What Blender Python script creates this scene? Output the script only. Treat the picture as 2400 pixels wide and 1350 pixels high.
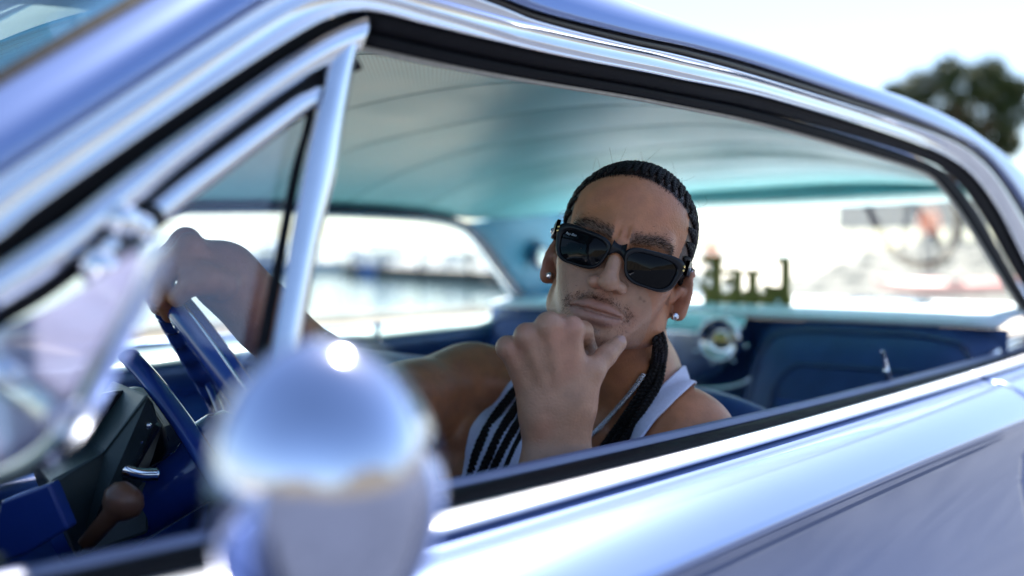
import bpy, bmesh, math, random
import numpy as np
from mathutils import Vector, Matrix

random.seed(7)
RNG = np.random.default_rng(7)
scene = bpy.context.scene
for o in list(bpy.data.objects):
    bpy.data.objects.remove(o, do_unlink=True)
COL = scene.collection
R = math.radians

# ------------------------------------------------------------------ camera
CAM = np.array([0.0, -0.55, 1.08])
YAW, PITCH, FPX = R(40.6), R(-1.84), 2333.33
hfw = np.array([math.cos(YAW), math.sin(YAW), 0.0])
FWD = hfw * math.cos(PITCH) + np.array([0, 0, math.sin(PITCH)])
RGT = np.array([math.sin(YAW), -math.cos(YAW), 0.0])
UPV = np.cross(RGT, FWD)
cam_data = bpy.data.cameras.new('camera')
cam_data.lens, cam_data.sensor_width = 35.0, 36.0
cam_data.clip_start, cam_data.clip_end = 0.02, 6000.0
cam_data.dof.use_dof = True
cam_data.dof.focus_distance = 1.115
cam_data.dof.aperture_fstop = 1.9
cam_data.dof.aperture_blades = 0
cam = bpy.data.objects.new('camera', cam_data)
COL.objects.link(cam)
cam.matrix_world = Matrix(((RGT[0], UPV[0], -FWD[0], CAM[0]), (RGT[1], UPV[1], -FWD[1], CAM[1]),
                           (RGT[2], UPV[2], -FWD[2], CAM[2]), (0, 0, 0, 1)))
scene.camera = cam

# ------------------------------------------------------------------ sky, sun, exposure
SUN_EL, SUN_AZ = R(61), R(18)          # the sun stands high behind the car's tail
world = bpy.data.worlds.new('World'); scene.world = world
world.use_nodes = True
wn = world.node_tree.nodes; wl = world.node_tree.links
wn.clear()
sky = wn.new('ShaderNodeTexSky'); sky.sky_type = 'NISHITA'; sky.sun_disc = False
sky.sun_elevation = SUN_EL; sky.sun_rotation = R(90) - SUN_AZ
sky.air_density = 1.0; sky.dust_density = 0.65; sky.ozone_density = 2.0
bg = wn.new('ShaderNodeBackground'); bg.inputs['Strength'].default_value = 0.062
wo = wn.new('ShaderNodeOutputWorld')
wl.new(sky.outputs[0], bg.inputs[0]); wl.new(bg.outputs[0], wo.inputs[0])
sd = bpy.data.lights.new('sun', 'SUN'); sd.energy = 5.0; sd.angle = R(0.5); sd.color = (1.0, 0.95, 0.87)
sun = bpy.data.objects.new('sun', sd); COL.objects.link(sun)
sv = Vector((math.cos(SUN_EL) * math.cos(SUN_AZ), math.cos(SUN_EL) * math.sin(SUN_AZ), math.sin(SUN_EL)))
sun.rotation_euler = (-sv).to_track_quat('-Z', 'Y').to_euler()
sun.location = (6, 0, 12)
vs = scene.view_settings
vs.view_transform = 'Standard'; vs.look = 'None'; vs.gamma = 1.0; vs.exposure = 2.15
vs.use_curve_mapping = False
scene.cycles.use_denoising = True
scene.cycles.max_bounces = 10; scene.cycles.diffuse_bounces = 5; scene.cycles.glossy_bounces = 5
scene.cycles.transparent_max_bounces = 12; scene.cycles.transmission_bounces = 6
scene.cycles.caustics_reflective = False; scene.cycles.caustics_refractive = False
scene.cycles.sample_clamp_indirect = 6.0

# ------------------------------------------------------------------ placing helpers
def P(px, py, d):
    """point seen at photo pixel (2400 wide) at depth d"""
    return CAM + d * (FWD + RGT * (px - 1200) / FPX - UPV * (py - 675) / FPX)
def raydir(px, py):
    return FWD + RGT * (px - 1200) / FPX - UPV * (py - 675) / FPX
def onY(px, py, y0=0.0, s=0.0, z0=0.9):
    """pixel ray meets the upright (or leaning) side plane Y = y0 + s*(Z-z0)"""
    d = raydir(px, py)
    t = (y0 + s * (CAM[2] - z0) - CAM[1]) / (d[1] - s * d[2])
    return CAM + t * d
def onX(px, py, x0, s=0.0, z0=0.9):
    d = raydir(px, py)
    t = (x0 + s * (CAM[2] - z0) - CAM[0]) / (d[0] - s * d[2])
    return CAM + t * d
def onZ(px, py, z):
    d = raydir(px, py)
    return CAM + d * (z - CAM[2]) / d[2]
def proj(p):
    v = np.asarray(p, float) - CAM
    z = v @ FWD
    return np.stack([1200 + FPX * (v @ RGT) / z, 675 - FPX * (v @ UPV) / z, z], -1)
def catmull(pts, n):
    pts = np.asarray(pts, float)
    if len(pts) == 2:
        t = np.linspace(0, 1, n)[:, None]
        return pts[0] * (1 - t) + pts[1] * t
    q = np.vstack([2 * pts[0] - pts[1], pts, 2 * pts[-1] - pts[-2]])
    out = []
    for i in range(1, len(q) - 2):
        p0, p1, p2, p3 = q[i - 1:i + 3]
        for u in np.linspace(0, 1, 24, endpoint=False):
            out.append(0.5 * (2 * p1 + (p2 - p0) * u + (2 * p0 - 5 * p1 + 4 * p2 - p3) * u * u + (3 * p1 - p0 - 3 * p2 + p3) * u ** 3))
    out.append(pts[-1]); out = np.array(out)
    s = np.r_[0, np.cumsum(np.linalg.norm(np.diff(out, axis=0), axis=1))]
    t = np.linspace(0, s[-1], n)
    return np.stack([np.interp(t, s, out[:, k]) for k in range(out.shape[1])], 1)

# ------------------------------------------------------------------ object helpers
def link(o, parent=None):
    COL.objects.link(o)
    if parent is not None: o.parent = parent
    return o
def tag(o, label=None, cat=None, group=None, kind=None):
    if label: o['label'] = label
    if cat: o['category'] = cat
    if group: o['group'] = group
    if kind: o['kind'] = kind
    return o
def empty(name, loc=(0, 0, 0), rz=0.0, parent=None):
    o = bpy.data.objects.new(name, None); o.empty_display_size = 0.1
    o.location = loc; o.rotation_euler = (0, 0, rz)
    return link(o, parent)
def mesh(name, V, F, mat, parent=None, smooth=True, solid=0.0, off=0.0, sub=0, bevel=0.0, world=True):
    me = bpy.data.meshes.new(name)
    V = np.asarray(V, float)
    if parent is not None and world:
        V = V - np.array(parent_loc(parent))
    me.from_pydata([tuple(v) for v in V], [], [tuple(int(i) for i in f) for f in F])
    me.validate(); me.update()
    if smooth: me.polygons.foreach_set('use_smooth', [True] * len(me.polygons))
    if mat: me.materials.append(mat)
    o = bpy.data.objects.new(name, me)
    link(o, parent)
    if solid:
        m = o.modifiers.new('solid', 'SOLIDIFY'); m.thickness = solid; m.offset = off
    if bevel:
        m = o.modifiers.new('bevel', 'BEVEL'); m.width = bevel; m.segments = 2; m.limit_method = 'ANGLE'
    if sub:
        m = o.modifiers.new('sub', 'SUBSURF'); m.levels = sub; m.render_levels = sub
    return o
def parent_loc(p):
    l = Vector((0, 0, 0))
    while p is not None:
        l += p.location; p = p.parent
    return l
class MB:
    """collects simple solids into one mesh"""
    def __init__(s): s.V = []; s.F = []; s.n = 0
    def add(s, V, F):
        V = np.asarray(V, float)
        s.F += [[i + s.n for i in f] for f in F]; s.V.append(V); s.n += len(V); return s
    def box(s, a, b, M=None):
        a = np.array(a, float); b = np.array(b, float)
        V = np.array([[x, y, z] for z in (a[2], b[2]) for y in (a[1], b[1]) for x in (a[0], b[0])])
        if M is not None: V = V @ np.array(M)[:3, :3].T + np.array(M)[:3, 3]
        return s.add(V, [[0, 2, 3, 1], [4, 5, 7, 6], [0, 1, 5, 4], [2, 6, 7, 3], [0, 4, 6, 2], [1, 3, 7, 5]])
    def grid(s, rows, close_u=False, close_v=False):
        rows = np.asarray(rows, float); a, b = rows.shape[:2]
        F = []
        for i in range(a if close_u else a - 1):
            for j in range(b if close_v else b - 1):
                i2, j2 = (i + 1) % a, (j + 1) % b
                F.append([i * b + j, i * b + j2, i2 * b + j2, i2 * b + j])
        return s.add(rows.reshape(-1, 3), F)
    def tube(s, path, r, n=10, cap=True, flat=None):
        path = np.asarray(path, float); m = len(path)
        r = np.broadcast_to(np.asarray(r, float), (m,))
        T = np.gradient(path, axis=0); T /= np.linalg.norm(T, axis=1)[:, None] + 1e-12
        ref = np.array([0, 0, 1.0]) if abs(T[0][2]) < 0.9 else np.array([1.0, 0, 0])
        rows = []
        u = np.cross(T[0], ref); u /= np.linalg.norm(u)
        for i in range(m):
            u = u - T[i] * (u @ T[i]); u /= np.linalg.norm(u); w = np.cross(T[i], u)
            a = np.linspace(0, 2 * math.pi, n, endpoint=False)
            fl = 1.0 if flat is None else flat
            rows.append(path[i] + r[i] * (np.cos(a)[:, None] * u + fl * np.sin(a)[:, None] * w))
        base = s.n
        s.grid(rows, close_v=True)
        if cap:
            s.F.append([base + k for k in range(n)]); s.F.append([base + (m - 1) * n + k for k in range(n)][::-1])
        return s
    def lathe(s, prof, o, ax, n=32, cap=True):
        """profile [(radius, height)] turned about axis ax through o"""
        ax = np.array(ax, float); ax /= np.linalg.norm(ax)
        ref = np.array([0, 0, 1.0]) if abs(ax[2]) < 0.9 else np.array([1.0, 0, 0])
        u = np.cross(ax, ref); u /= np.linalg.norm(u); w = np.cross(ax, u)
        a = np.linspace(0, 2 * math.pi, n, endpoint=False)
        rows = [np.array(o) + h * ax + r * (np.cos(a)[:, None] * u + np.sin(a)[:, None] * w) for r, h in prof]
        base = s.n
        s.grid(rows, close_v=True)
        if cap:
            s.F.append([base + k for k in range(n)][::-1]); s.F.append([base + (len(prof) - 1) * n + k for k in range(n)])
        return s
    def sphere(s, c, r, n=12):
        r = np.broadcast_to(np.asarray(r, float), (3,))
        rows = []
        for i in range(n // 2 + 1):
            th = math.pi * i / (n // 2)
            a = np.linspace(0, 2 * math.pi, n, endpoint=False)
            rr = max(math.sin(th), 1e-3)
            rows.append(np.array(c) + np.stack([r[0] * rr * np.cos(a), r[1] * rr * np.sin(a), np.full(n, r[2] * math.cos(th))], 1))
        return s.grid(rows, close_v=True)
    def build(s, name, mat, parent=None, **k):
        return mesh(name, np.vstack(s.V), s.F, mat, parent, **k)
def strip(name, A, B, mat, parent, bulge=0.0, m=7, up=(0, -1, 0.25), solid=0.004, off=0.0):
    """a moulding: the band between two lines, bowed outwards"""
    up = np.array(up, float); up /= np.linalg.norm(up)
    rows = []
    for t in np.linspace(0, 1, m):
        rows.append(A * (1 - t) + B * t + up * bulge * math.sin(math.pi * t))
    return MB().grid(rows).build(name, mat, parent, solid=solid, off=off)
def loft(name, rows, mat, parent, solid=0.0, off=0.0, **k):
    return MB().grid(rows).build(name, mat, parent, solid=solid, off=off, **k)

# ------------------------------------------------------------------ materials
def mat(name, col, rough=0.5, metal=0.0, coat=0.0, var=0.12, vscale=30.0, bump=0.0, bscale=200.0, spec=0.5,
        sss=0.0, rvar=0.08, aniso=0.0, sheen=0.0, coat_rough=0.03, attr=None):
    m = bpy.data.materials.new(name); m.use_nodes = True
    nt = m.node_tree; N = nt.nodes; L = nt.links
    b = N['Principled BSDF']
    tc = N.new('ShaderNodeTexCoord')
    nz = N.new('ShaderNodeTexNoise'); nz.inputs['Scale'].default_value = vscale; nz.inputs['Detail'].default_value = 5
    L.new(tc.outputs['Object'], nz.inputs['Vector'])
    mx = N.new('ShaderNodeMix'); mx.data_type = 'RGBA'; mx.blend_type = 'MULTIPLY'; mx.inputs[0].default_value = 1.0
    if attr:
        at = N.new('ShaderNodeAttribute'); at.attribute_name = attr; L.new(at.outputs['Color'], mx.inputs[6])
    else:
        mx.inputs[6].default_value = (*col, 1)
    mr = N.new('ShaderNodeMapRange'); mr.inputs[1].default_value = 0.25; mr.inputs[2].default_value = 0.75
    mr.inputs[3].default_value = 1 - var; mr.inputs[4].default_value = 1 + var
    L.new(nz.outputs[0], mr.inputs[0]); L.new(mr.outputs[0], mx.inputs[7])
    L.new(mx.outputs[2], b.inputs['Base Color'])
    rr = N.new('ShaderNodeMapRange'); rr.inputs[3].default_value = max(0.0, rough - rvar); rr.inputs[4].default_value = min(1, rough + rvar)
    L.new(nz.outputs[0], rr.inputs[0]); L.new(rr.outputs[0], b.inputs['Roughness'])
    b.inputs['Metallic'].default_value = metal
    b.inputs['Coat Weight'].default_value = coat; b.inputs['Coat Roughness'].default_value = coat_rough
    b.inputs['Specular IOR Level'].default_value = spec
    if sss:
        b.inputs['Subsurface Weight'].default_value = sss; b.inputs['Subsurface Radius'].default_value = (0.012, 0.005, 0.003)
        b.inputs['Subsurface Scale'].default_value = 0.6
    if sheen: b.inputs['Sheen Weight'].default_value = sheen
    if bump:
        n2 = N.new('ShaderNodeTexNoise'); n2.inputs['Scale'].default_value = bscale; n2.inputs['Detail'].default_value = 3
        L.new(tc.outputs['Object'], n2.inputs['Vector'])
        bp = N.new('ShaderNodeBump'); bp.inputs['Strength'].default_value = bump; bp.inputs['Distance'].default_value = 0.002
        L.new(n2.outputs[0], bp.inputs['Height']); L.new(bp.outputs[0], b.inputs['Normal'])
    return m
def glass(name, tint=(0.95, 0.98, 0.97), base=0.04, scale=0.9, rough=0.0):
    m = bpy.data.materials.new(name); m.use_nodes = True
    N = m.node_tree.nodes; L = m.node_tree.links; N.clear()
    out = N.new('ShaderNodeOutputMaterial'); mix = N.new('ShaderNodeMixShader')
    tr = N.new('ShaderNodeBsdfTransparent'); tr.inputs[0].default_value = (*tint, 1)
    gl = N.new('ShaderNodeBsdfGlossy'); gl.inputs['Roughness'].default_value = rough
    ge = N.new('ShaderNodeNewGeometry'); dt = N.new('ShaderNodeVectorMath'); dt.operation = 'DOT_PRODUCT'
    L.new(ge.outputs['Incoming'], dt.inputs[0]); L.new(ge.outputs['Normal'], dt.inputs[1])
    ab = N.new('ShaderNodeMath'); ab.operation = 'ABSOLUTE'; L.new(dt.outputs['Value'], ab.inputs[0])
    su = N.new('ShaderNodeMath'); su.operation = 'SUBTRACT'; su.inputs[0].default_value = 1.0; L.new(ab.outputs[0], su.inputs[1])
    fr = N.new('ShaderNodeMath'); fr.operation = 'POWER'; fr.inputs[1].default_value = 5.0; L.new(su.outputs[0], fr.inputs[0])
    ma = N.new('ShaderNodeMath'); ma.operation = 'MULTIPLY_ADD'; ma.use_clamp = True
    ma.inputs[1].default_value = scale; ma.inputs[2].default_value = base
    L.new(fr.outputs[0], ma.inputs[0]); L.new(ma.outputs[0], mix.inputs[0])
    L.new(tr.outputs[0], mix.inputs[1]); L.new(gl.outputs[0], mix.inputs[2]); L.new(mix.outputs[0], out.inputs[0])
    return m
M = {}
M['paint'] = mat('silver_blue_paint', (0.17, 0.24, 0.48), rough=0.33, metal=0.7, coat=1.0, var=0.015, vscale=3, rvar=0.02, coat_rough=0.02)
M['chrome'] = mat('chrome', (0.86, 0.87, 0.90), rough=0.07, metal=1.0, var=0.02, vscale=18, rvar=0.04, bump=0.03, bscale=25)
M['steel'] = mat('brushed_stainless', (0.78, 0.80, 0.86), rough=0.2, metal=1.0, var=0.04, vscale=40, rvar=0.06)
M['satin'] = mat('satin_stainless', (0.66, 0.68, 0.76), rough=0.34, metal=0.9, var=0.04, vscale=40, rvar=0.06)
M['mirror'] = mat('side_mirror_chrome', (0.52, 0.55, 0.70), rough=0.10, metal=1.0, var=0.10, vscale=30, rvar=0.06, bump=0.05, bscale=30)
M['rubber'] = mat('black_rubber', (0.006, 0.006, 0.008), rough=0.6, var=0.3, vscale=60, bump=0.15, bscale=120, spec=0.12)
M['gap'] = mat('dark_channel', (0.01, 0.01, 0.014), rough=0.35, var=0.2)
M['navy'] = mat('navy_vinyl', (0.022, 0.058, 0.175), rough=0.36, var=0.15, vscale=20, bump=0.25, bscale=900, spec=0.55)
M['blue'] = mat('blue_vinyl', (0.045, 0.11, 0.38), rough=0.34, var=0.12, vscale=20, bump=0.25, bscale=900, spec=0.55)
M['navygloss'] = mat('navy_gloss_paint', (0.012, 0.03, 0.10), rough=0.16, coat=0.6, var=0.08)
M['sail'] = mat('teal_blue_vinyl', (0.045, 0.22, 0.36), rough=0.45, var=0.06, vscale=12, bump=0.2, bscale=700)
M['trim'] = mat('pale_teal_metal', (0.50, 0.66, 0.68), rough=0.25, coat=0.4, var=0.05)
M['cream'] = mat('cream_binding', (0.55, 0.52, 0.44), rough=0.5, var=0.15, vscale=120)
M['deck'] = mat('pale_shelf_vinyl', (0.74, 0.80, 0.82), rough=0.4, var=0.06, vscale=25, bump=0.15, bscale=400)
M['dark'] = mat('dash_dark_green', (0.022, 0.035, 0.036), rough=0.42, var=0.2, vscale=20, bump=0.2, bscale=600)
M['black'] = mat('black_plastic', (0.012, 0.012, 0.013), rough=0.3, var=0.15)
M['floor'] = mat('carpet_navy', (0.015, 0.025, 0.06), rough=0.95, var=0.3, vscale=200)
M['wheelblue'] = mat('blue_wheel_plastic', (0.02, 0.055, 0.27), rough=0.2, coat=0.6, var=0.12, vscale=14)
M['brown'] = mat('brown_knob', (0.22, 0.09, 0.05), rough=0.35, var=0.2)
M['glass'] = glass('window_glass')
M['rearglass'] = glass('rear_window_glass', tint=(0.93, 0.97, 0.96), base=0.085, scale=0.8)
M['ventglass'] = glass('vent_glass', tint=(0.72, 0.74, 0.92), base=0.25, scale=1.2, rough=0.05)
def dust_or_sky_sheen(m, col, w):
    N = m.node_tree.nodes; L = m.node_tree.links
    out = [n for n in N if n.type == 'OUTPUT_MATERIAL'][0]; src = out.inputs[0].links[0].from_socket
    df = N.new('ShaderNodeBsdfTranslucent'); df.inputs[0].default_value = (*col, 1)
    d2 = N.new('ShaderNodeBsdfDiffuse'); d2.inputs[0].default_value = (*col, 1)
    a = N.new('ShaderNodeMixShader'); L.new(df.outputs[0], a.inputs[1]); L.new(d2.outputs[0], a.inputs[2])
    nz = N.new('ShaderNodeTexNoise'); nz.inputs['Scale'].default_value = 9
    mr = N.new('ShaderNodeMapRange'); mr.inputs[3].default_value = w * .8; mr.inputs[4].default_value = w * 1.2
    L.new(nz.outputs[0], mr.inputs[0])
    mx = N.new('ShaderNodeMixShader'); L.new(mr.outputs[0], mx.inputs[0]); L.new(src, mx.inputs[1]); L.new(a.outputs[0], mx.inputs[2]); L.new(mx.outputs[0], out.inputs[0])
M['vent2'] = glass('vent_fixed_glass', tint=(0.88, 0.90, 0.96), base=0.10, scale=1.0)
dust_or_sky_sheen(M['vent2'], (.55, .52, .80), .10)  # diffuse lavender veil stands in for sky reflected in this glass
dust_or_sky_sheen(M['ventglass'], (.60, .59, .72), .66)
M['shield'] = glass('windshield_glass', tint=(0.66, 0.84, 0.88), base=0.05, scale=0.9)
M['lip'] = mat('grey_blue_lip', (0.17, 0.20, 0.33), rough=0.4, var=0.1)
M['gold'] = mat('gold_plate', (0.11, 0.11, 0.025), rough=0.4, metal=0.6, var=0.2, vscale=60)
M['amber'] = mat('brass', (0.75, 0.55, 0.2), rough=0.25, metal=1.0)
M['tyre'] = mat('tyre', (0.02, 0.02, 0.02), rough=0.8)
M['lampglass'] = mat('frosted_lens', (0.75, 0.82, 0.82), rough=0.25, coat=0.5, var=0.04)
# headliner: perforated vinyl
def headliner_mat():
    m = mat('headliner_vinyl', (0.17, 0.48, 0.53), rough=0.40, var=0.05, vscale=6, spec=0.45)
    N = m.node_tree.nodes; L = m.node_tree.links; b = N['Principled BSDF']
    tc = N.new('ShaderNodeTexCoord'); mp = N.new('ShaderNodeMapping'); mp.inputs['Scale'].default_value = (125, 125, 0.0)
    L.new(tc.outputs['Object'], mp.inputs[0])
    vo = N.new('ShaderNodeTexVoronoi'); vo.inputs['Scale'].default_value = 1.0; vo.inputs['Randomness'].default_value = 0.0
    L.new(mp.outputs[0], vo.inputs[0])
    mr = N.new('ShaderNodeMapRange'); mr.inputs[1].default_value = 0.12; mr.inputs[2].default_value = 0.24
    L.new(vo.outputs['Distance'], mr.inputs[0])
    bp = N.new('ShaderNodeBump'); bp.inputs['Strength'].default_value = 0.7; bp.inputs['Distance'].default_value = 0.0015
    L.new(mr.outputs[0], bp.inputs['Height']); L.new(bp.outputs[0], b.inputs['Normal'])
    src = b.inputs['Base Color'].links[0].from_socket
    mx = N.new('ShaderNodeMix'); mx.data_type = 'RGBA'
    mx.inputs[6].default_value = (0.09, 0.20, 0.22, 1)
    L.new(src, mx.inputs[7]); L.new(mr.outputs[0], mx.inputs[0]); L.new(mx.outputs[2], b.inputs['Base Color'])
    return m
M['liner'] = headliner_mat()
# ================================================================== THE CAR
CARC = (1.2, 0.75, 0.0)
car = empty('classic_coupe', CARC)
tag(car, 'silver blue vintage hardtop coupe with chrome trim and its driver window open', 'car')
SL = 0.17                                   # lean of the side glass
def side(pts, off=0.0, n=150):
    return catmull([onY(a, b, off, SL) for a, b in pts], n)
def mir(c):
    c = np.array(c, float).copy(); c[..., 1] = 1.5 - c[..., 1]; return c

CH_O = [(-420, 690), (-150, 505), (0, 402), (375, 155), (637, -14), (760, -75), (900, -90), (1050, -48), (1150, -12), (1268, 32), (1470, 82), (1600, 109),
        (1748, 148), (1933, 207), (2100, 264), (2220, 311), (2281, 343), (2340, 402), (2400, 490), (2500, 660)]
M_O = [(-420, 704), (-150, 520), (0, 416), (375, 169), (637, 0), (760, -60), (900, -72), (1050, -28), (1180, 18), (1268, 52), (1470, 103), (1600, 131),
       (1748, 171), (1933, 228), (2100, 282), (2220, 326), (2285, 365), (2340, 424), (2400, 520), (2500, 690)]
M_I = [(-420, 830), (-150, 650), (0, 557), (75, 495), (319, 326), (544, 176), (712, 71), (790, 34), (850, 22), (920, 34), (1037, 65), (1302, 128), (1518, 170),
       (1600, 187), (1748, 216), (1859, 245), (2037, 297), (2156, 338), (2230, 372), (2285, 414), (2341, 490), (2400, 604), (2500, 800)]
MID = [(a + c, b + d) for (a, b), (c, d) in zip(M_O, M_O)]
E1 = [(-420, 520), (-150, 320), (0, 221), (375, 0), (600, -130), (760, -200), (900, -215), (1050, -165), (1180, -105), (1450, 5), (1600, 58), (1859, 144), (2007, 200),
      (2119, 237), (2230, 285), (2304, 333), (2400, 411), (2500, 520), (2600, 660)]
B_I = [(852, 104), (1037, 144), (1230, 180), (1470, 220), (1600, 245), (1748, 276), (1896, 315), (2044, 359), (2137, 389), (2185, 410),
       (2215, 440), (2247, 482), (2291, 551), (2344, 640), (2400, 729), (2440, 800)]
M_I2 = [(852, 24), (920, 34), (1037, 65), (1302, 128), (1518, 170), (1600, 187), (1748, 216), (1859, 245), (2037, 297), (2156, 338), (2230, 372),
        (2285, 414), (2341, 490), (2400, 604), (2500, 800)]
D_I = [(-420, 890), (-150, 712), (0, 617), (133, 527), (172, 500), (337, 371), (525, 240), (712, 112), (800, 62), (862, 36)]
V_I = [(-420, 985), (-150, 812), (0, 722), (133, 636), (300, 496), (400, 407), (525, 311), (650, 222), (750, 160), (832, 126)]
SEAL = [(-420, 830), (-150, 650), (0, 557), (75, 495), (319, 326), (544, 176), (712, 71), (790, 34), (862, 20)]

ch_o, m_o, m_i, e1 = side(CH_O, -0.004), side(M_O, -0.016), side(M_I, -0.008), side(E1, 0.012)
roof_side = loft('roof_side', [e1 * (1 - t) + ch_o * t + np.array([0, -1, .35]) * 0.008 * math.sin(math.pi * t) for t in np.linspace(0, 1, 9)], M['paint'], car, solid=0.006, off=-1)
strip('drip_channel', side(CH_O, -0.002), side(M_O, 0.001), M['gap'], car, bulge=0.0, m=3)
mid = m_o * .5 + m_i * .5 + np.array([0, .016, 0])
strip('drip_moulding', m_o, mid, M['chrome'], car, bulge=0.002, m=9)
strip('window_moulding', mid + np.array([0, .0015, 0]), m_i, M['chrome'], car, bulge=0.002, m=9)
# black weather strips
s_a, s_b = side(SEAL, 0.010), side(D_I, 0.016)
strip('pillar_seal', s_a, s_b, M['rubber'], car, bulge=0.003)
b_i = side(B_I, 0.022)
r_a = side(M_I2, 0.004)
strip('roof_seal', r_a, r_a * .45 + b_i * .55, M['rubber'], car, bulge=0.007, m=9)
strip('inner_seal', r_a * .42 + b_i * .58 + np.array([0, .006, 0]), b_i, M['rubber'], car, bulge=0.004)
binding = MB().tube(b_i + np.array([0, .006, -.001]), 0.0036, 8).build('headliner_binding', M['cream'], car)
MB().tube(side(B_I, 0.034)[70:] + np.array([0, 0, -.003]), 0.003, 8).build('chrome_edge', M['chrome'], car)

# roof skin between the two sides
XE = np.linspace(0.47, 2.50, 60)
o = np.argsort(e1[:, 0]); ez = np.interp(XE, e1[o, 0], e1[o, 2]); ey = np.interp(XE, e1[o, 0], e1[o, 1])
rows = []
for t in np.linspace(0, 1, 25):
    arch = 0.055 * (1 - abs(2 * t - 1) ** 2.4)
    rows.append(np.stack([XE, ey * (1 - t) + (1.5 - ey) * t, ez + arch - 0.002], 1))
loft('roof', rows, M['paint'], car, solid=0.01, off=-1)
loft('roof_side', [mir(e1 * (1 - t) + ch_o * t) for t in np.linspace(0, 1, 5)], M['paint'], car, solid=0.006)
loft('window_moulding', [mir(m_o), mir(m_i)], M['chrome'], car, solid=0.006)

# headliner
XH = np.linspace(0.50, 2.50, 161)
nb = b_i[np.argsort(b_i[:, 0])]; nb = nb[nb[:, 0] < 2.02]
FAR_TOP = [(380, 478), (660, 478), (770, 484), (930, 491), (1030, 504), (1090, 521)]
def far(pts, off=0.0, n=60):
    return catmull([onY(a, b, 1.5 - off, -SL) for a, b in pts], n)
fb = far(FAR_TOP, 0.03)
nz = np.interp(XH, nb[:, 0], nb[:, 2]) + 0.004; ny = np.interp(XH, nb[:, 0], nb[:, 1]) + 0.012
fz = np.interp(XH, fb[:, 0], fb[:, 2]); fy = np.interp(XH, fb[:, 0], fb[:, 1])
k = np.clip((XH - 1.95) / 0.55, 0, 1) ** 1.5
nz = nz * (1 - k) + 1.232 * k; fz = fz * (1 - k) + 1.212 * k
fz = np.convolve(np.r_[[fz[0]] * 10, fz, [fz[-1]] * 10], np.ones(21) / 21, 'valid')
SEAMS = [0.80, 1.10, 1.38, 1.64, 1.90, 2.14, 2.36]
scal = np.zeros_like(XH)
edges = [0.50] + SEAMS + [2.50]
for a, b in zip(edges[:-1], edges[1:]):
    q = (XH >= a) & (XH <= b); u = (XH[q] - a) / (b - a)
    scal[q] = np.sin(math.pi * u) ** 0.8
def hcross(t):
    arch = 0.098 * (1 - abs(2 * t - 1) ** 2.8) * (1 - 0.55 * k)
    sag = -0.006 * scal * (1 - abs(2 * t - 1) ** 6)
    return np.stack([XH, ny * (1 - t) + fy * t, nz * (1 - t) + fz * t + arch + sag], 1)
TH = 0.5 - 0.5 * np.cos(np.linspace(0, math.pi, 60))
hrows = np.array([hcross(t) for t in TH])
liner = loft('headliner', hrows, M['liner'], car, solid=0.004, off=1)
M['seam'] = mat('seam_thread', (0.09, 0.24, 0.27), rough=0.6)
for x in SEAMS:
    i = int(np.argmin(abs(XH - x)))
    MB().tube(hrows[:, i] + np.array([0, 0, -.0004]), 0.0009, 6).build('seam', M['seam'], liner)

# windshield
wr = []
we = side([(-420, 520), (-150, 320), (0, 221), (375, 0), (600, -130)], 0.012, 24)
for t in np.linspace(0, 1, 21):
    c = we.copy(); c[:, 1] = we[:, 1] * (1 - t) + (1.5 - we[:, 1]) * t
    c[:, 0] -= 0.20 * (1 - abs(2 * t - 1) ** 2.6); wr.append(c)
loft('windshield', wr, M['shield'], car, solid=0.005)
pil = side([(-420, 520), (-150, 320), (0, 221), (375, 0), (600, -130)], 0.03, 24)
MB().tube(we + np.array([-.004, .004, 0]), 0.009, 8).build('windshield_gasket', M['rubber'], car)
# header rail in front of the headliner
hd = []
for t in np.linspace(0, 1, 30):
    hd.append([[0.52 - 0.16 * (1 - abs(2 * t - 1) ** 2.6) + dx, 0.16 + 1.18 * t, 1.268 + dz + 0.07 * (1 - abs(2 * t - 1) ** 2.8)] for dx, dz in ((0.05, 0.004), (0.0, -.008), (-.03, .012), (-.03, .05))])
loft('windshield_header', hd, M['sail'], car, solid=0.004)

# rear window, shelf, rear pillar
def rear_rows(dx=0.0, n=30, y0=0.12, y1=1.38):
    out = []
    for s in np.linspace(0, 1, n):
        row = []
        for t in np.linspace(0, 1, 25):
            bow = 1 - abs(2 * t - 1) ** 2.4
            x = (2.47 + 0.05 * bow) * (1 - s) + (2.83 + 0.13 * bow) * s
            z = (1.226 - 0.004 * bow) * (1 - s) + 0.945 * s + 0.02 * math.sin(math.pi * s)
            y = y0 + (y1 - y0) * t
            row.append([x + dx, y, z])
        out.append(row)
    return np.array(out)
rg = rear_rows(0.004)
loft('rear_window', rg, M['rearglass'], car)
strip('rear_header_trim', rg[0] + np.array([-.03, 0, .012]), rg[0] + np.array([.0, 0, -.014]), M['trim'], car, bulge=0.006, up=(-1, 0, -.3))
hend = hrows[:, -1]
rtop = np.stack([np.interp(hend[:, 1], rg[0][:, 1], (rg[0] + np.array([-.03, 0, .012]))[:, k_]) if k_ != 1 else hend[:, 1] for k_ in range(3)], 1)
loft('rear_header', [hend + np.array([-.004, 0, .001]), (hend + rtop) / 2 + np.array([.004, 0, .004]), rtop + np.array([.002, 0, .0])], M['liner'], car, solid=.003)
MB().tube(rg[-1] + np.array([.004, 0, .002]), 0.006, 8).build('rear_window_gasket', M['rubber'], car)
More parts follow.
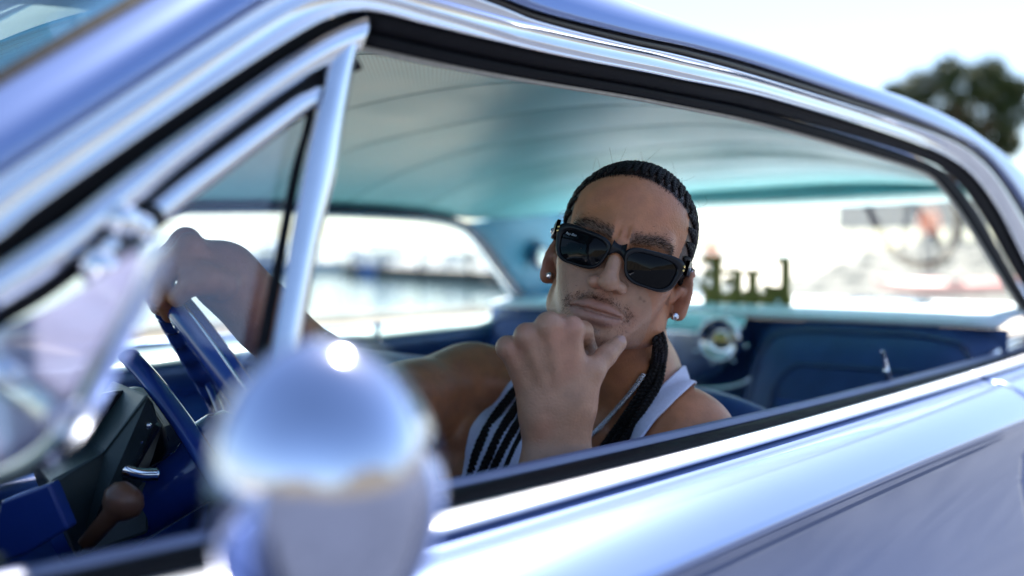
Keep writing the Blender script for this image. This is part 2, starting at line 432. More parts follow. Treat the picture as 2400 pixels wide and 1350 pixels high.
for sgn in (0, 1):
    q = [ch_o[ch_o[:, 0] > 1.95]][0]; n = 30
    a = catmull(q[::6], n); b = np.array([[2.47 + .36 * t, 0.12, 1.25 - .3 * t] for t in np.linspace(0, 1, n)])
    b[:, 0] += 0.01
    rr = [a * (1 - t) + b * t + np.array([0, -.02, .02]) * math.sin(math.pi * t) for t in np.linspace(0, 1, 7)]
    loft('rear_pillar', [mir(r) for r in rr] if sgn else rr, M['paint'], car, solid=0.006)
shelf = []
for s in np.linspace(0, 1, 12):
    shelf.append([[2.235 + (0.60 + 0.13 * (1 - abs(2 * t - 1) ** 2.4)) * s, 0.03 + 1.44 * t, 0.928 + 0.016 * min(1, s * 5)] for t in np.linspace(0, 1, 25)])
loft('parcel_shelf', shelf, M['deck'], car, solid=0.01, off=-1)
# speakers let into the shelf
def speaker_oval(name, c, rx, ry):
    sp = empty(name, c, parent=car); sp.location = Vector(c) - car.location
    ring = []
    for s_, h in ((1.0, 0.0), (1.0, 0.010), (0.95, 0.014), (0.86, 0.013)):
        a = np.linspace(0, 2 * math.pi, 40, endpoint=False)
        ring.append(np.stack([c[0] + rx * s_ * np.cos(a), c[1] + ry * s_ * np.sin(a), np.full(40, c[2] + h)], 1))
    MB().grid(ring, close_v=True).build('bezel', M['black'], sp)
    b = MB()
    a = np.linspace(0, 2 * math.pi, 40, endpoint=False)
    b.grid([np.stack([c[0] + rx * s_ * np.cos(a), c[1] + ry * s_ * np.sin(a), np.full(40, c[2] + h)], 1) for s_, h in ((0.9, 0.008), (0.5, 0.004), (0.01, 0.004))], close_v=True)
    b.build('cone', M['black'], sp)
    for k_ in range(6):
        t = 2 * math.pi * k_ / 6 + .3
        MB().tube([[c[0], c[1], c[2] + .019], [c[0] + rx * .5 * math.cos(t), c[1] + ry * .5 * math.sin(t), c[2] + .019], [c[0] + rx * .95 * math.cos(t), c[1] + ry * .95 * math.sin(t), c[2] + .012]], 0.0040, 6).build('grille_bar', M['chrome'], sp)
    return sp
c2 = onZ(2072, 716, 0.946); c2[0] = 2.68
speaker_oval('shelf_speaker', (2.68, c2[1], 0.946), 0.16, 0.13); speaker_oval('shelf_speaker', (2.68, 1.5 - c2[1], 0.946), 0.16, 0.13)

# rear seat: two padded backs with piped panels, chrome speaker panel between them
def pad(name, fn, m, parent, nu=40, nv=24, solid=0.0):
    return loft(name, [[fn(u, v) for u in np.linspace(0, 1, nu)] for v in np.linspace(0, 1, nv)], m, parent, solid=solid)
rs = empty('rear_seat', (0, 0, 0), parent=car); rs.location = Vector((2.2, .75, .4)) - car.location
def seatback(y0, y1):
    def fn(u, v):
        e = (1 - abs(2 * u - 1) ** 5); g = (1 - abs(2 * v - 1) ** 6)
        y = y0 + (y1 - y0) * u
        z = 0.45 + (0.928 - 0.45) * v - 0.035 * (abs(2 * u - 1) ** 6) * (v ** 4)
        x = 2.02 + 0.20 * v - 0.055 * e * g + 0.03
        return (x, y, z)
    sb = pad('seatback', fn, M['navy'], rs, 50, 40)
    def pline(m_, top, r):
        pts = []
        for u, v in [(m_, .02), (m_, top - .25), (m_ + .015, top - .10), (m_ + .07, top - .02), (.3, top), (.5, top), (.7, top), (1 - m_ - .07, top - .02), (1 - m_ - .015, top - .10), (1 - m_, top - .25), (1 - m_, .02)]:
            x, y, z = fn(u, v); pts.append((x - .002, y, z))
        MB().tube(catmull(pts, 90), r, 8).build('piping', M['navygloss'], sb)
    pline(.055, .955, .006); pline(.17, .80, .004)
    for q in range(4):
        v = .62 - q * .13
        MB().tube([np.array(fn(u, v)) + np.array([-.001, 0, 0]) for u in np.linspace(.2, .8, 20)], 0.004, 6).build('pleat', M['blue'], sb)
    for u in (.46, .54):
        x, y, z = fn(u, .60)
        MB().lathe([(.001, -.012), (.008, -.011), (.011, -.005), (.011, 0)], (x, y, z), (1, 0, 0), 14).build('button', M['amber'], sb)
seatback(0.03, 0.58); seatback(0.92, 1.47)
def cush(u, v):
    return (1.55 + .55 * v, .03 + 1.44 * u, .42 + .05 * (1 - abs(2 * v - 1) ** 4) * (1 - abs(2 * u - 1) ** 8))
pad('cushion', cush, M['navy'], rs, 40, 20)
MB().grid([[[2.26, y, .42] for y in (.02, 1.48)], [[2.275, y, .925] for y in (.02, 1.48)]]).build('bulkhead', M['navy'], rs, solid=.006)
# centre console panel with round chrome speaker
sc_ = empty('centre_speaker', (0, 0, 0), parent=car); sc_.location = Vector((2.2, .75, .85)) - car.location
cs = onX(1694, 795, 2.195)
prof = []
for v in np.linspace(0, 1, 24):
    w = 0.145 * (1 - 0.50 * max(0, v - .45) / .55) * (1 if v < .9 else 1 - .4 * (v - .9) / .1)
    zt = 0.935 - 0.165 * v
    prof.append([[2.235 - 0.045 * min(1, v * 4) + 0.01 * abs(2 * t - 1) ** 3, .75 + w * (2 * t - 1), zt] for t in np.linspace(0, 1, 21)])
loft('panel', prof, M['steel'], sc_, solid=0.006)
cs = np.array([2.186, cs[1], cs[2]])
MB().lathe([(.058, 0.0), (.058, .012), (.052, .018), (.044, .012), (.040, .004)], cs, (-1, 0, 0), 40, cap=False).build('speaker_ring', M['chrome'], sc_)
MB().lathe([(.040, .004), (.022, -.004), (.016, .0)], cs, (-1, 0, 0), 32, cap=False).build('speaker_cone', M['steel'], sc_)
MB().lathe([(.018, .0), (.018, .012), (.008, .02), (.001, .021)], cs, (-1, 0, 0), 24, cap=False).build('speaker_hub', M['amber'], sc_)
for k_ in range(8):
    t = 2 * math.pi * k_ / 8 + .2
    MB().sphere(cs + np.array([-.012, .075 * math.cos(t), .06 * math.sin(t)]), .006, 8).build('screw', M['chrome'], sc_)
lp = [[2.19, .75 + .19 * math.sin(a), .80 - .055 * math.cos(a)] for a in np.linspace(-1.35, 1.35, 30)]
MB().tube(lp, .007, 8).build('lower_rim', M['chrome'], sc_)

# far side: window frame, glass, door panel, rear pillar lining
FO = [(150, 478), (380, 478), (660, 478), (770, 484), (930, 491), (1030, 504), (1090, 522), (1132, 558), (1182, 625), (1230, 690), (1268, 742)]
FI = [(150, 502), (380, 501), (660, 499), (770, 507), (900, 513), (1000, 522), (1055, 534), (1090, 554), (1135, 612), (1170, 660), (1205, 708), (1232, 748)]
fo, fi = far(FO, 0.03, 120), far(FI, 0.045, 120)
strip('far_window_frame', fo, fo * .35 + fi * .65, M['navygloss'], car, bulge=0.006, up=(0, -1, 0))
strip('far_window_trim', fo * .33 + fi * .67, fi, M['chrome'], car, bulge=0.005, up=(0, -1, 0))
fg = far(FI, 0.0, 60)
fgb = fg.copy(); fgb[:, 2] = 0.86; fgb[:, 1] = 1.515
loft('far_window_glass', [fg * (1 - t) + fgb * t for t in np.linspace(0, 1, 6)], M['glass'], car)
fd = empty('far_door', (0, 0, 0), parent=car); fd.location = Vector((1.2, 1.5, .4)) - car.location
def lineX(pts, y, n=40, x0=-.1, x1=2.4):
    q = np.array([onY(a, b, y) for a, b in pts])
    pf = np.polyfit(q[:, 0], q[:, 2], 1 if len(q) < 4 else 2)
    X = np.linspace(x0, x1, n)
    return np.stack([X, np.full(n, y), np.polyval(pf, X)], 1)
s1 = lineX([(500, 822), (800, 786), (1000, 765), (1215, 741)], 1.46, x1=2.5)
inn = s1 + np.array([0, -.045, -.012]); outw = s1 + np.array([0, .12, .0])
MB().grid([outw, s1, s1 * .5 + inn * .5 + np.array([0, -.004, .008]), inn]).build('sill', M['trim'], fd, solid=0.006)
pr = [inn + np.array([0, .004, -.002])]
for dy, dz in ((-.004, -.02), (-.004, -.06), (.012, -.075), (.012, -.30), (.02, -.5)):
    pr.append(inn + np.array([0, dy, dz]))
MB().grid(pr[:4]).build('upper_panel', M['navy'], fd, solid=0.006)
MB().grid(pr[3:]).build('lower_panel', M['blue'], fd, solid=0.006)
for dz, h in ((-.155, .018), (-.20, .008)):
    a = inn + np.array([0, .004, dz])
    strip('trim_strip', a, a + np.array([0, 0, -h]), M['chrome'], fd, bulge=.006, up=(0, -1, 0))
MB().box((.75, 1.33, .62), (1.25, 1.44, .67)).build('armrest', M['blue'], fd, bevel=0.02)
lk = onY(885, 792, 1.42)
MB().lathe([(.009, -.03), (.009, .0), (.006, .012), (.010, .022), (.012, .03), (.008, .038), (.001, .04)], lk + np.array([0, 0, .0]), (0, 0, 1), 16).build('lock_knob', M['chrome'], fd)
# rear pillar lining on the far side
ra = far([(1090, 522), (1132, 558), (1182, 625), (1230, 690), (1268, 742), (1300, 800)], 0.032, 40)
rb = np.array([[2.49 + .36 * t, 1.385 + .03 * t, 1.22 - .32 * t] for t in np.linspace(0, 1, 40)])
sail = loft('rear_pillar_lining', [ra * (1 - t) + rb * t + np.array([0, .03, 0]) * math.sin(math.pi * t) for t in np.linspace(0, 1, 12)], M['sail'], car, solid=0.004)
ra2 = far([(930, 491), (1030, 504), (1090, 522)], 0.031, 10)
# round courtesy lamp on it
cl = onY(1262, 602, 1.425)
cl_ = MB().lathe([(.040, 0), (.040, .012), (.034, .018), (.030, .014)], cl, (0.1, -1, 0), 32, cap=False).build('courtesy_lamp', M['navygloss'], sail)
MB().lathe([(.031, .012), (.027, .020), (.012, .025), (.001, .026)], cl, (0.1, -1, 0), 32, cap=False).build('courtesy_lens', M['lampglass'], sail)
# side skins far door / floor pan / firewall so that no light leaks in from below
MB().grid([[[x, 1.62, .88] for x in (-.4, 3.0)], [[x, 1.68, .78] for x in (-.4, 3.0)], [[x, 1.66, .25] for x in (-.4, 3.0)]]).build('far_body_side', M['paint'], car, solid=.01)
MB().grid([[[x, .04, .26] for x in (-.4, 3.0)], [[x, 1.5, .26] for x in (-.4, 3.0)]]).build('floor_pan', M['floor'], car, solid=.01)
MB().grid([[[-.35, y, .26] for y in (.02, 1.52)], [[-.35, y, .90] for y in (.02, 1.52)]]).build('firewall', M['floor'], car, solid=.01)
# hood, cowl, trunk, wheels
hood = [[[x, .02 + 1.46 * t, .86 + .05 * (1 - abs(2 * t - 1) ** 3) - .06 * ((-x) / 1.8) ** 2] for t in np.linspace(0, 1, 16)] for x in np.linspace(-1.8, -.28, 14)]
loft('hood', hood, M['paint'], car, solid=.01)
trunk = [[[x, -.08 + 1.66 * t, .915 + .02 * (1 - abs(2 * t - 1) ** 3) - .05 * ((x - 2.9) / 1.4) ** 2] for t in np.linspace(0, 1, 16)] for x in np.linspace(2.86, 4.3, 14)]
loft('trunk_lid', trunk, M['paint'], car, solid=.01)
for x in (-.85, 3.2):
    for y in (.02, 1.48):
        w = empty('wheel', (0, 0, 0), parent=car); w.location = Vector((x, y, .33)) - car.location
        MB().lathe([(.20, -.09), (.31, -.09), (.33, -.06), (.33, .06), (.31, .09), (.20, .09)], (x, y, .33), (0, 1, 0), 40, cap=False).build('tyre', M['tyre'], w)
        MB().lathe([(.01, .06), (.05, .07), (.06, .03), (.17, .02), (.20, .07), (.20, -.07), (.17, -.02), (.06, -.03), (.05, -.07), (.01, -.06)], (x, y, .33), (0, 1, 0), 40).build('rim', M['chrome'], w)

# near door --------------------------------------------------------
door = empty('driver_door', (0, 0, 0), parent=car); door.location = Vector((.9, 0, .4)) - car.location
def beltrow(pts, y, deg=2):
    q = np.array([onY(a, b, y) for a, b in pts]); return (np.polyfit(q[:, 0], q[:, 2], deg), y)
lip_t = beltrow([(1017, 1137), (1383, 1054), (1708, 981), (1955, 922), (2155, 880), (2324, 833), (2400, 810)], .030)
lip_b = beltrow([(1021, 1158), (1400, 1071), (1900, 954), (2155, 890), (2324, 843), (2400, 818)], .022)
blk_b = beltrow([(1021, 1198), (1275, 1140), (1567, 1072), (1800, 1010), (1942, 965), (2075, 928), (2280, 869), (2400, 832)], -.006)
chr_b = beltrow([(983, 1258), (1317, 1180), (1650, 1086), (1800, 1036), (2022, 965), (2280, 890), (2400, 853)], -.046)
crs_b = beltrow([(1550, 1350), (1800, 1239), (1900, 1196), (2022, 1141), (2244, 1050), (2400, 988)], -.135)
def brow(r, X, dy=0.0, dz=0.0):
    return np.stack([X, np.full(len(X), r[1] + dy), np.polyval(r[0], X) + dz], 1)
XD = np.linspace(-.42, 2.72, 140)
strip('inner_lip', brow(lip_t, XD), brow(lip_b, XD), M['lip'], door, bulge=.001, m=4)
MB().grid([brow(lip_t, XD), brow(lip_t, XD, .006, -.006), brow(lip_t, XD, .045, -.05)]).build('inner_sill', M['lip'], door, solid=.004)
strip('belt_rubber', brow(lip_b, XD, .0, -.001), brow(blk_b, XD), M['rubber'], door, bulge=.004, m=7, up=(0, -.6, .8))
def panel(name, x0, x1, parent):
    X = np.linspace(x0, x1, 90)
    a = brow(chr_b, X, .004, -.004); b = brow(crs_b, X)
    rows = [a + np.array([0, .008, .006]), a]
    for t in np.linspace(0.06, 1, 12):
        bow = -0.004 * math.sin(math.pi * min(1, t * 4)) + 0.012 * math.sin(math.pi * t)
        rows.append(a * (1 - t) + b * t + np.array([0, -.5, .85]) * bow)
    for dy, dz in ((.002, -.006), (.010, -.016), (.018, -.035), (.028, -.075), (.030, -.12), (.020, -.18), (.004, -.25), (-.004, -.33), (.0, -.42), (.03, -.52), (.08, -.56)):
        rows.append(b + np.array([0, dy, dz]))
    return loft(name, rows, M['paint'], parent, solid=.006, off=1)
strip('belt_moulding', brow(blk_b, XD[XD < 1.845], -.001), brow(chr_b, XD[XD < 1.845]), M['satin'], door, bulge=.006, m=9, up=(0, -.6, .8))
Xq = np.linspace(1.850, 2.72, 60)
strip('quarter_moulding', brow(blk_b, Xq, -.001), brow(chr_b, Xq), M['satin'], car, bulge=.006, m=9, up=(0, -.6, .8))
panel('door_skin', -.02, 1.875, door)
panel('rear_quarter_panel', 1.879, 4.3, car)
panel('front_fender', -1.9, -.025, car)
MB().grid([brow(lip_t, XD, .05, -.052), brow(lip_t, XD, .05, -.25), brow(lip_t, XD, .06, -.6)]).build('inner_panel', M['blue'], door, solid=.006)
MB().box((.45, .05, .60), (1.0, .13, .64)).build('armrest', M['blue'], door, bevel=.015)
# lock rod standing in the sill
l0, l1 = onY(2087, 905, .034), onY(2068, 823, .034)
lr = MB(); lr.tube([l0 - (l1 - l0) * .3, l0 * .55 + l1 * .45], .0058, 12); lr.tube([l0 * .56 + l1 * .44, l1], [.0040, .0034], 12)
lr.build('lock_rod', M['steel'], door)
# chrome rear glass channel guide at the back of the opening
gp = [onY(a, b, .036) for a, b in [(2312, 850), (2340, 818), (2372, 800), (2410, 794), (2470, 800)]]
gc = MB(); gc.tube(catmull(gp, 30), .0085, 10); gc.tube(catmull([g + np.array([.012, .0, -.012]) for g in gp], 30), .005, 8)
gc.build('glass_guide', M['chrome'], car)

# vent window ------------------------------------------------------
vent = empty('vent_window', (0, 0, 0), parent=car); vent.location = Vector((.3, .02, .9)) - car.location
d_i, v_i = side(D_I, .004), side(V_I, .004)
strip('vent_frame', d_i, v_i, M['steel'], vent, bulge=.007, m=9)
pl = side([(769, 152), (747, 250), (724, 337), (705, 430), (690, 510), (667, 650), (640, 800), (610, 960), (585, 1100)], .004, 50)
pr_ = side([(858, 40), (832, 124), (815, 210), (799, 300), (783, 400), (745, 560), (715, 733), (690, 900), (665, 1080)], .004, 50)
strip('division_post', pl, pr_, M['steel'], vent, bulge=.006, m=9)
pk = side([(735, 180), (716, 300), (687, 400), (660, 533), (630, 683), (600, 830), (570, 980), (545, 1110)], .012, 50)
strip('post_seal', pk, pl + np.array([0, .006, 0]), M['rubber'], vent, bulge=.003)
v_s = side([(a + 14, b + 34) for a, b in V_I], .012)
strip('frame_seal', v_i + np.array([0, .006, 0]), v_s, M['rubber'], vent, bulge=.002)
pane = empty('vent_pane', (0, 0, 0), parent=None); bpy.data.objects.remove(pane)
bar = side([(742, 226), (722, 236), (690, 252), (600, 318), (500, 392), (420, 452), (352, 508)], .014, 50)
MB().tube(bar, .0098, 14).build('pane_frame', M['steel'], vent)
tri = side([(735, 235), (600, 325), (400, 480), (330, 560), (520, 880), (600, 870), (640, 700), (690, 440)], .02, 8)
MB().add(tri, [[0, 1, 2, 3, 4, 5, 6, 7]]).build('fixed_glass', M['vent2'], vent, smooth=False)
# pivot hardware
for (px, py, r_) in ((290, 520, .012), (330, 535, .010), (235, 630, .013), (262, 585, .008), (300, 660, .010)):
    c = onY(px, py, -.004, SL)
    MB().sphere(c, (r_, r_ * .8, r_), 14).build('pivot', M['chrome'], vent)
MB().tube([onY(355, 505, .01, SL), onY(300, 560, .0, SL), onY(255, 640, -.004, SL)], .010, 12).build('pivot_arm', M['black'], vent)
# the pane itself, swung out across the opening
PX = 0.245
out_ = [(388, 560), (396, 590), (380, 660), (330, 760), (262, 900), (200, 1010), (140, 1085), (60, 1130), (-60, 1165), (-260, 1200)]
oe = catmull([onX(a, b, PX) for a, b in out_], 60)
inn_ = [(345, 585), (332, 615), (296, 690), (240, 795), (180, 905), (122, 990), (70, 1040), (10, 1075), (-80, 1125), (-260, 1150)]
ie = catmull([onX(a, b, PX) for a, b in inn_], 60)
MB().grid([oe, oe * .5 + ie * .5 + np.array([-.006, 0, 0]), ie, oe * .5 + ie * .5 + np.array([.006, 0, 0])], close_u=True).build('swung_pane_frame', M['steel'], vent)
far_e = catmull([onX(a, b, PX) for a, b in [(300, 600), (220, 660), (120, 720), (0, 770), (-200, 850), (-300, 900), (-300, 1000), (-260, 1140)]], 60)
MB().grid([ie * (1 - t) + far_e * t for t in np.linspace(0, 1, 8)]).build('swung_pane', M['ventglass'], vent, solid=.003)
MB().tube([onX(20, 880, PX - .006), onX(150, 975, PX - .006)], .011, 10).build('pane_latch', M['steel'], vent)

# side mirror ------------------------------------------------------
mirr = empty('side_mirror', (0, 0, 0), parent=car)
mc = P(756, 1150, .43); mirr.location = Vector(mc) - car.location
ax = np.array([-.80, -.52, .10]); ax /= np.linalg.norm(ax)
prof = [(.0490, -.020), (.0497, -.014), (.0494, -.004), (.0485, .004)] + [(.0480 * math.cos(a), .006 + .040 * math.sin(a)) for a in np.linspace(.06, math.pi / 2 - .01, 18)]
def stretch(o):
    for v in o.data.vertices: v.co.z *= 1.36
stretch(MB().lathe(prof, mc, ax, 64, cap=False).build('housing', M['mirror'], mirr))
stretch(MB().lathe([(.0485, -.0185), (.044, -.018), (.001, -.018)], mc, ax, 64, cap=False).build('mirror_glass', M['chrome'], mirr))
stem = catmull([mc + ax * .02 + np.array([0, 0, -.055]), P(690, 1400, .43), P(650, 1440, .45), P(620, 1470, .49)], 24)
MB().tube(stem, np.linspace(.014, .011, 24), 14).build('stem', M['chrome'], mirr)
sb_ = P(620, 1475, .50)
MB().lathe([(.001, .02), (.016, .016), (.028, .004), (.030, -.004), (.030, -.02)], sb_, (0, -.35, 1), 28, cap=False).build('base', M['chrome'], mirr)

# front bench seat -------------------------------------------------
fs = empty('front_seat', (0, 0, 0), parent=car); fs.location = Vector((1.25, .75, .35)) - car.location
def fback(u, v):
    e = 1 - abs(2 * u - 1) ** 10; g = math.sin(math.pi * min(1, max(0, v)))
    y = .07 + 1.38 * u
    ang = 2 * math.pi * v
    # closed loop section: front face, rolled top, back face
    t = v
    if t < .45: x = 1.17 + .13 * (t / .45); z = .38 + .46 * (t / .45)
    elif t < .6:
        a = (t - .45) / .15 * math.pi; x = 1.30 + .045 - .045 * math.cos(a); z = .84 + .045 * math.sin(a)
    else: x = 1.39 - .06 * ((t - .6) / .4); z = .84 - .50 * ((t - .6) / .4)
    z -= .05 * abs(2 * u - 1) ** 8 * (1 if .3 < t < .8 else .5)
    return (x, y, z)
fb_ = pad('backrest', fback, M['navy'], fs, 80, 50)
for u in np.linspace(.06, .94, 26):
    MB().tube([np.array(fback(u, v)) + np.array([-.002, 0, 0]) for v in np.linspace(.05, .36, 12)], .006, 6).build('pleat', M['blue'], fb_)
MB().tube([np.array(fback(u, .46)) + np.array([-.001, 0, .001]) for u in np.linspace(.01, .99, 60)], .0045, 8).build('piping', M['blue'], fb_)
MB().tube([np.array(fback(u, .58)) + np.array([.001, 0, .001]) for u in np.linspace(.01, .99, 60)], .004, 8).build('piping', M['blue'], fb_)
def fcush(u, v):
    return (.72 + .52 * v, .07 + 1.38 * u, .34 + .05 * (1 - abs(2 * v - 1) ** 4) * (1 - abs(2 * u - 1) ** 10))
pad('cushion', fcush, M['navy'], fs, 60, 20)
# a pale trim bead up the outer end of the seatback, seen under the arm
MB().tube([P(1088, 1000, 1.50), P(1070, 1060, 1.46), P(1042, 1140, 1.42), P(1020, 1220, 1.38)], .005, 8).build('side_bead', M['blue'], fs)

# dashboard, column, wheel ----------------------------------------
dash = empty('dashboard', (0, 0, 0), parent=car); dash.location = Vector((.25, .75, .7)) - car.location
dr = []
for y in np.linspace(.06, 1.46, 30):
    dr.append([[-.34, y, .90], [.05, y, .93], [.20, y, .925], [.245, y, .90], [.235, y, .86], [.20, y, .84], [.19, y, .62], [.10, y, .55]])
loft('pad', dr, M['dark'], dash, solid=.01)
strip('dash_trim', np.array([[.216, y, .838] for y in np.linspace(.08, 1.45, 20)]), np.array([[.212, y, .80] for y in np.linspace(.08, 1.45, 20)]), M['chrome'], dash, bulge=.006, up=(1, 0, 0))
# binnacle hood beside the column
A = [P(240, 1062, 1.02), P(346, 922, 1.02), P(362, 945, 1.03), P(372, 985, 1.05), P(345, 1060, 1.06), P(318, 1110, 1.06), P(345, 1118, 1.08), P(350, 1250, 1.06), P(180, 1310, 1.0), P(115, 1130, .98)]
A = np.array(A); back = A + FWD * .16 + RGT * -.10
hb = MB(); n = len(A); hb.add(np.vstack([A, back]), [list(range(n))[::-1]] + [[i, (i + 1) % n, n + (i + 1) % n, n + i] for i in range(n)] + [list(range(n, 2 * n))])
hb.build('binnacle', M['dark'], dash, smooth=False, bevel=.004)
Bk = np.array([P(110, 1020, 1.08), P(200, 930, 1.08), P(280, 915, 1.10), P(345, 935, 1.12), P(385, 1000, 1.14), P(392, 1060, 1.14), P(350, 1120, 1.12), P(200, 1200, 1.08)])
bb = Bk + FWD * .05
nb_ = len(Bk); MB().add(np.vstack([Bk, bb]), [list(range(nb_))[::-1]] + [[i, (i + 1) % nb_, nb_ + (i + 1) % nb_, nb_ + i] for i in range(nb_)]).build('cluster_back', M['black'], dash, smooth=False, bevel=.004)
pv = np.array([P(352, 985, 1.045), P(372, 1000, 1.05), P(318, 1095, 1.05), P(298, 1085, 1.045)])
MB().add(np.vstack([pv, pv + FWD * .01]), [[3, 2, 1, 0], [0, 1, 5, 4], [1, 2, 6, 5], [2, 3, 7, 6], [3, 0, 4, 7]]).build('switch_plate', M['black'], dash, smooth=False)
for (a, b) in ((347, 997), (327, 1034), (301, 1079)):
    MB().sphere(P(a, b, 1.038), .004, 8).build('screw', M['steel'], dash)
MB().tube(catmull([P(278, 1062, 1.03), P(276, 1085, 1.03), P(292, 1102, 1.03), P(330, 1112, 1.04), P(368, 1112, 1.05)], 24), .0075, 10).build('chrome_lip', M['chrome'], dash)
kb = P(280, 1185, .99)
MB().lathe([(.001, .022), (.012, .021), (.019, .014), (.021, .004), (.016, -.006), (.010, -.012), (.008, -.05)], kb, (.55, -.35, .75), 24).build('brown_knob', M['brown'], dash)
# a glossy blue side panel under the dash
bp_ = np.array([P(0, 1175, .95), P(115, 1132, .95), P(160, 1240, .95), P(60, 1300, .95), P(-40, 1330, .95)])
MB().add(np.vstack([bp_, bp_ + FWD * .02]), [[4, 3, 2, 1, 0]] + [[i, (i + 1) % 5, 5 + (i + 1) % 5, 5 + i] for i in range(5)]).build('kick_panel', M['wheelblue'], dash, smooth=False, bevel=.003)

whl = empty('steering_wheel', (0, 0, 0), parent=car)
wn_ = np.array([.79, -.36, .50]); wn_ /= np.linalg.norm(wn_)
wtop = P(392, 690, 1.065)
wu = np.array([-.42, 0, .9]); wu -= wn_ * (wu @ wn_); wu /= np.linalg.norm(wu)
wv = np.cross(wn_, wu)
WR = .195
wc = wtop - wu * WR
whl.location = Vector(wc) - car.location
rim = []
for a in np.linspace(0, 2 * math.pi, 240, endpoint=False):
    e = wu * math.cos(a) + wv * math.sin(a)
    sc = .0025 * (0.5 + 0.5 * math.cos(a * 36)) * 2
    row = []
    for b in np.linspace(0, 2 * math.pi, 16, endpoint=False):
        inner = max(0, -math.cos(b))
        rr = .0145 + inner * sc
        row.append(wc + e * (WR + rr * math.cos(b)) + wn_ * rr * 1.05 * math.sin(b))
    rim.append(row)
MB().grid(rim, close_u=True, close_v=True).build('rim', M['wheelblue'], whl)
MB().tube([wc + (wu * math.cos(a) + wv * math.sin(a)) * (WR + .0135) + wn_ * .004 for a in np.linspace(0, 2 * math.pi, 160)], .0016, 6, cap=False).build('rim_bead', M['chrome'], whl)
MB().lathe([(.001, .03), (.03, .028), (.045, .018), (.05, .0), (.05, -.02), (.035, -.05), (.03, -.20)], wc - wn_ * .03, wn_, 32).build('hub', M['wheelblue'], whl)
for s_ in (-1, 1):
    sp_ = []
    for t in np.linspace(0, 1, 12):
        w_ = .024 - .008 * math.sin(math.pi * t)
        c = wc - wn_ * .022 * (1 - t) + wv * s_ * (.04 + (WR - .045) * t) - wu * .03 * (1 - t)
        sp_.append([c + wu * w_ + wn_ * .004, c + wu * w_ - wn_ * .004, c - wu * w_ - wn_ * .004, c - wu * w_ + wn_ * .004])
    MB().grid(sp_, close_v=True).build('spoke', M['wheelblue'], whl)
    hr = [wc + wn_ * .01 + (wu * math.cos(a) + wv * math.sin(a)) * .115 for a in np.linspace(s_ * math.pi / 2 - .0, s_ * math.pi / 2 + s_ * 1.5, 24)]
    MB().tube(hr, .004, 8).build('horn_ring', M['chrome'], whl)
# long blue stalk running down from the dash to the column
st = [P(300, 832, 1.16), P(360, 900, 1.13), P(440, 1010, 1.08), P(520, 1140, 1.04)]
MB().tube(catmull(st, 24), .0135, 12, flat=.6).build('column_stalk', M['wheelblue'], dash)
# ================================================================== THE PERSON
# --- distance-field sculpting, meshed with surface nets
class Sdf:
    def __init__(s): s.g = []
    def group(s): s.g.append([]); return s.g[-1]
def sm_min(a, b, k):
    h = np.clip(0.5 + 0.5 * (b - a) / k, 0, 1); return b + (a - b) * h - k * h * (1 - h)
def sm_max(a, b, k): return -sm_min(-a, -b, k)
def cone(a, b, ra, rb, k=.01, op='u'):
    a = np.array(a, float); b = np.array(b, float)
    c = (a + b) / 2; R_ = np.linalg.norm(b - a) / 2 + max(ra, rb)
    def f(p):
        ab = b - a; t = np.clip(((p - a) @ ab) / (ab @ ab + 1e-12), 0, 1)
        return np.linalg.norm(p - a - t[:, None] * ab, axis=1) - (ra + (rb - ra) * t)
    return (f, c, R_, k, op)
def ell(c, r, Rm=None, k=.01, op='u'):
    c = np.array(c, float); r = np.array(r, float)
    def f(p):
        q = p - c
        if Rm is not None: q = q @ Rm
        k0 = np.linalg.norm(q / r, axis=1); k1 = np.linalg.norm(q / (r * r), axis=1) + 1e-9
        return np.where(k0 < 1e-6, -r.min(), k0 * (k0 - 1) / k1)
    return (f, c, r.max(), k, op)
def evals(groups, p, c=None, R_=None, far=1.0):
    out = np.full(len(p), far)
    for g in groups:
        d = np.full(len(p), far)
        for f, pc, pr, k, op in g:
            if c is not None and np.linalg.norm(pc - c) > R_ + pr + 2 * k + .012: continue
            v = f(p)
            d = sm_min(d, v, k) if op == 'u' else sm_max(d, -v, k)
        out = np.minimum(out, d)
    return out
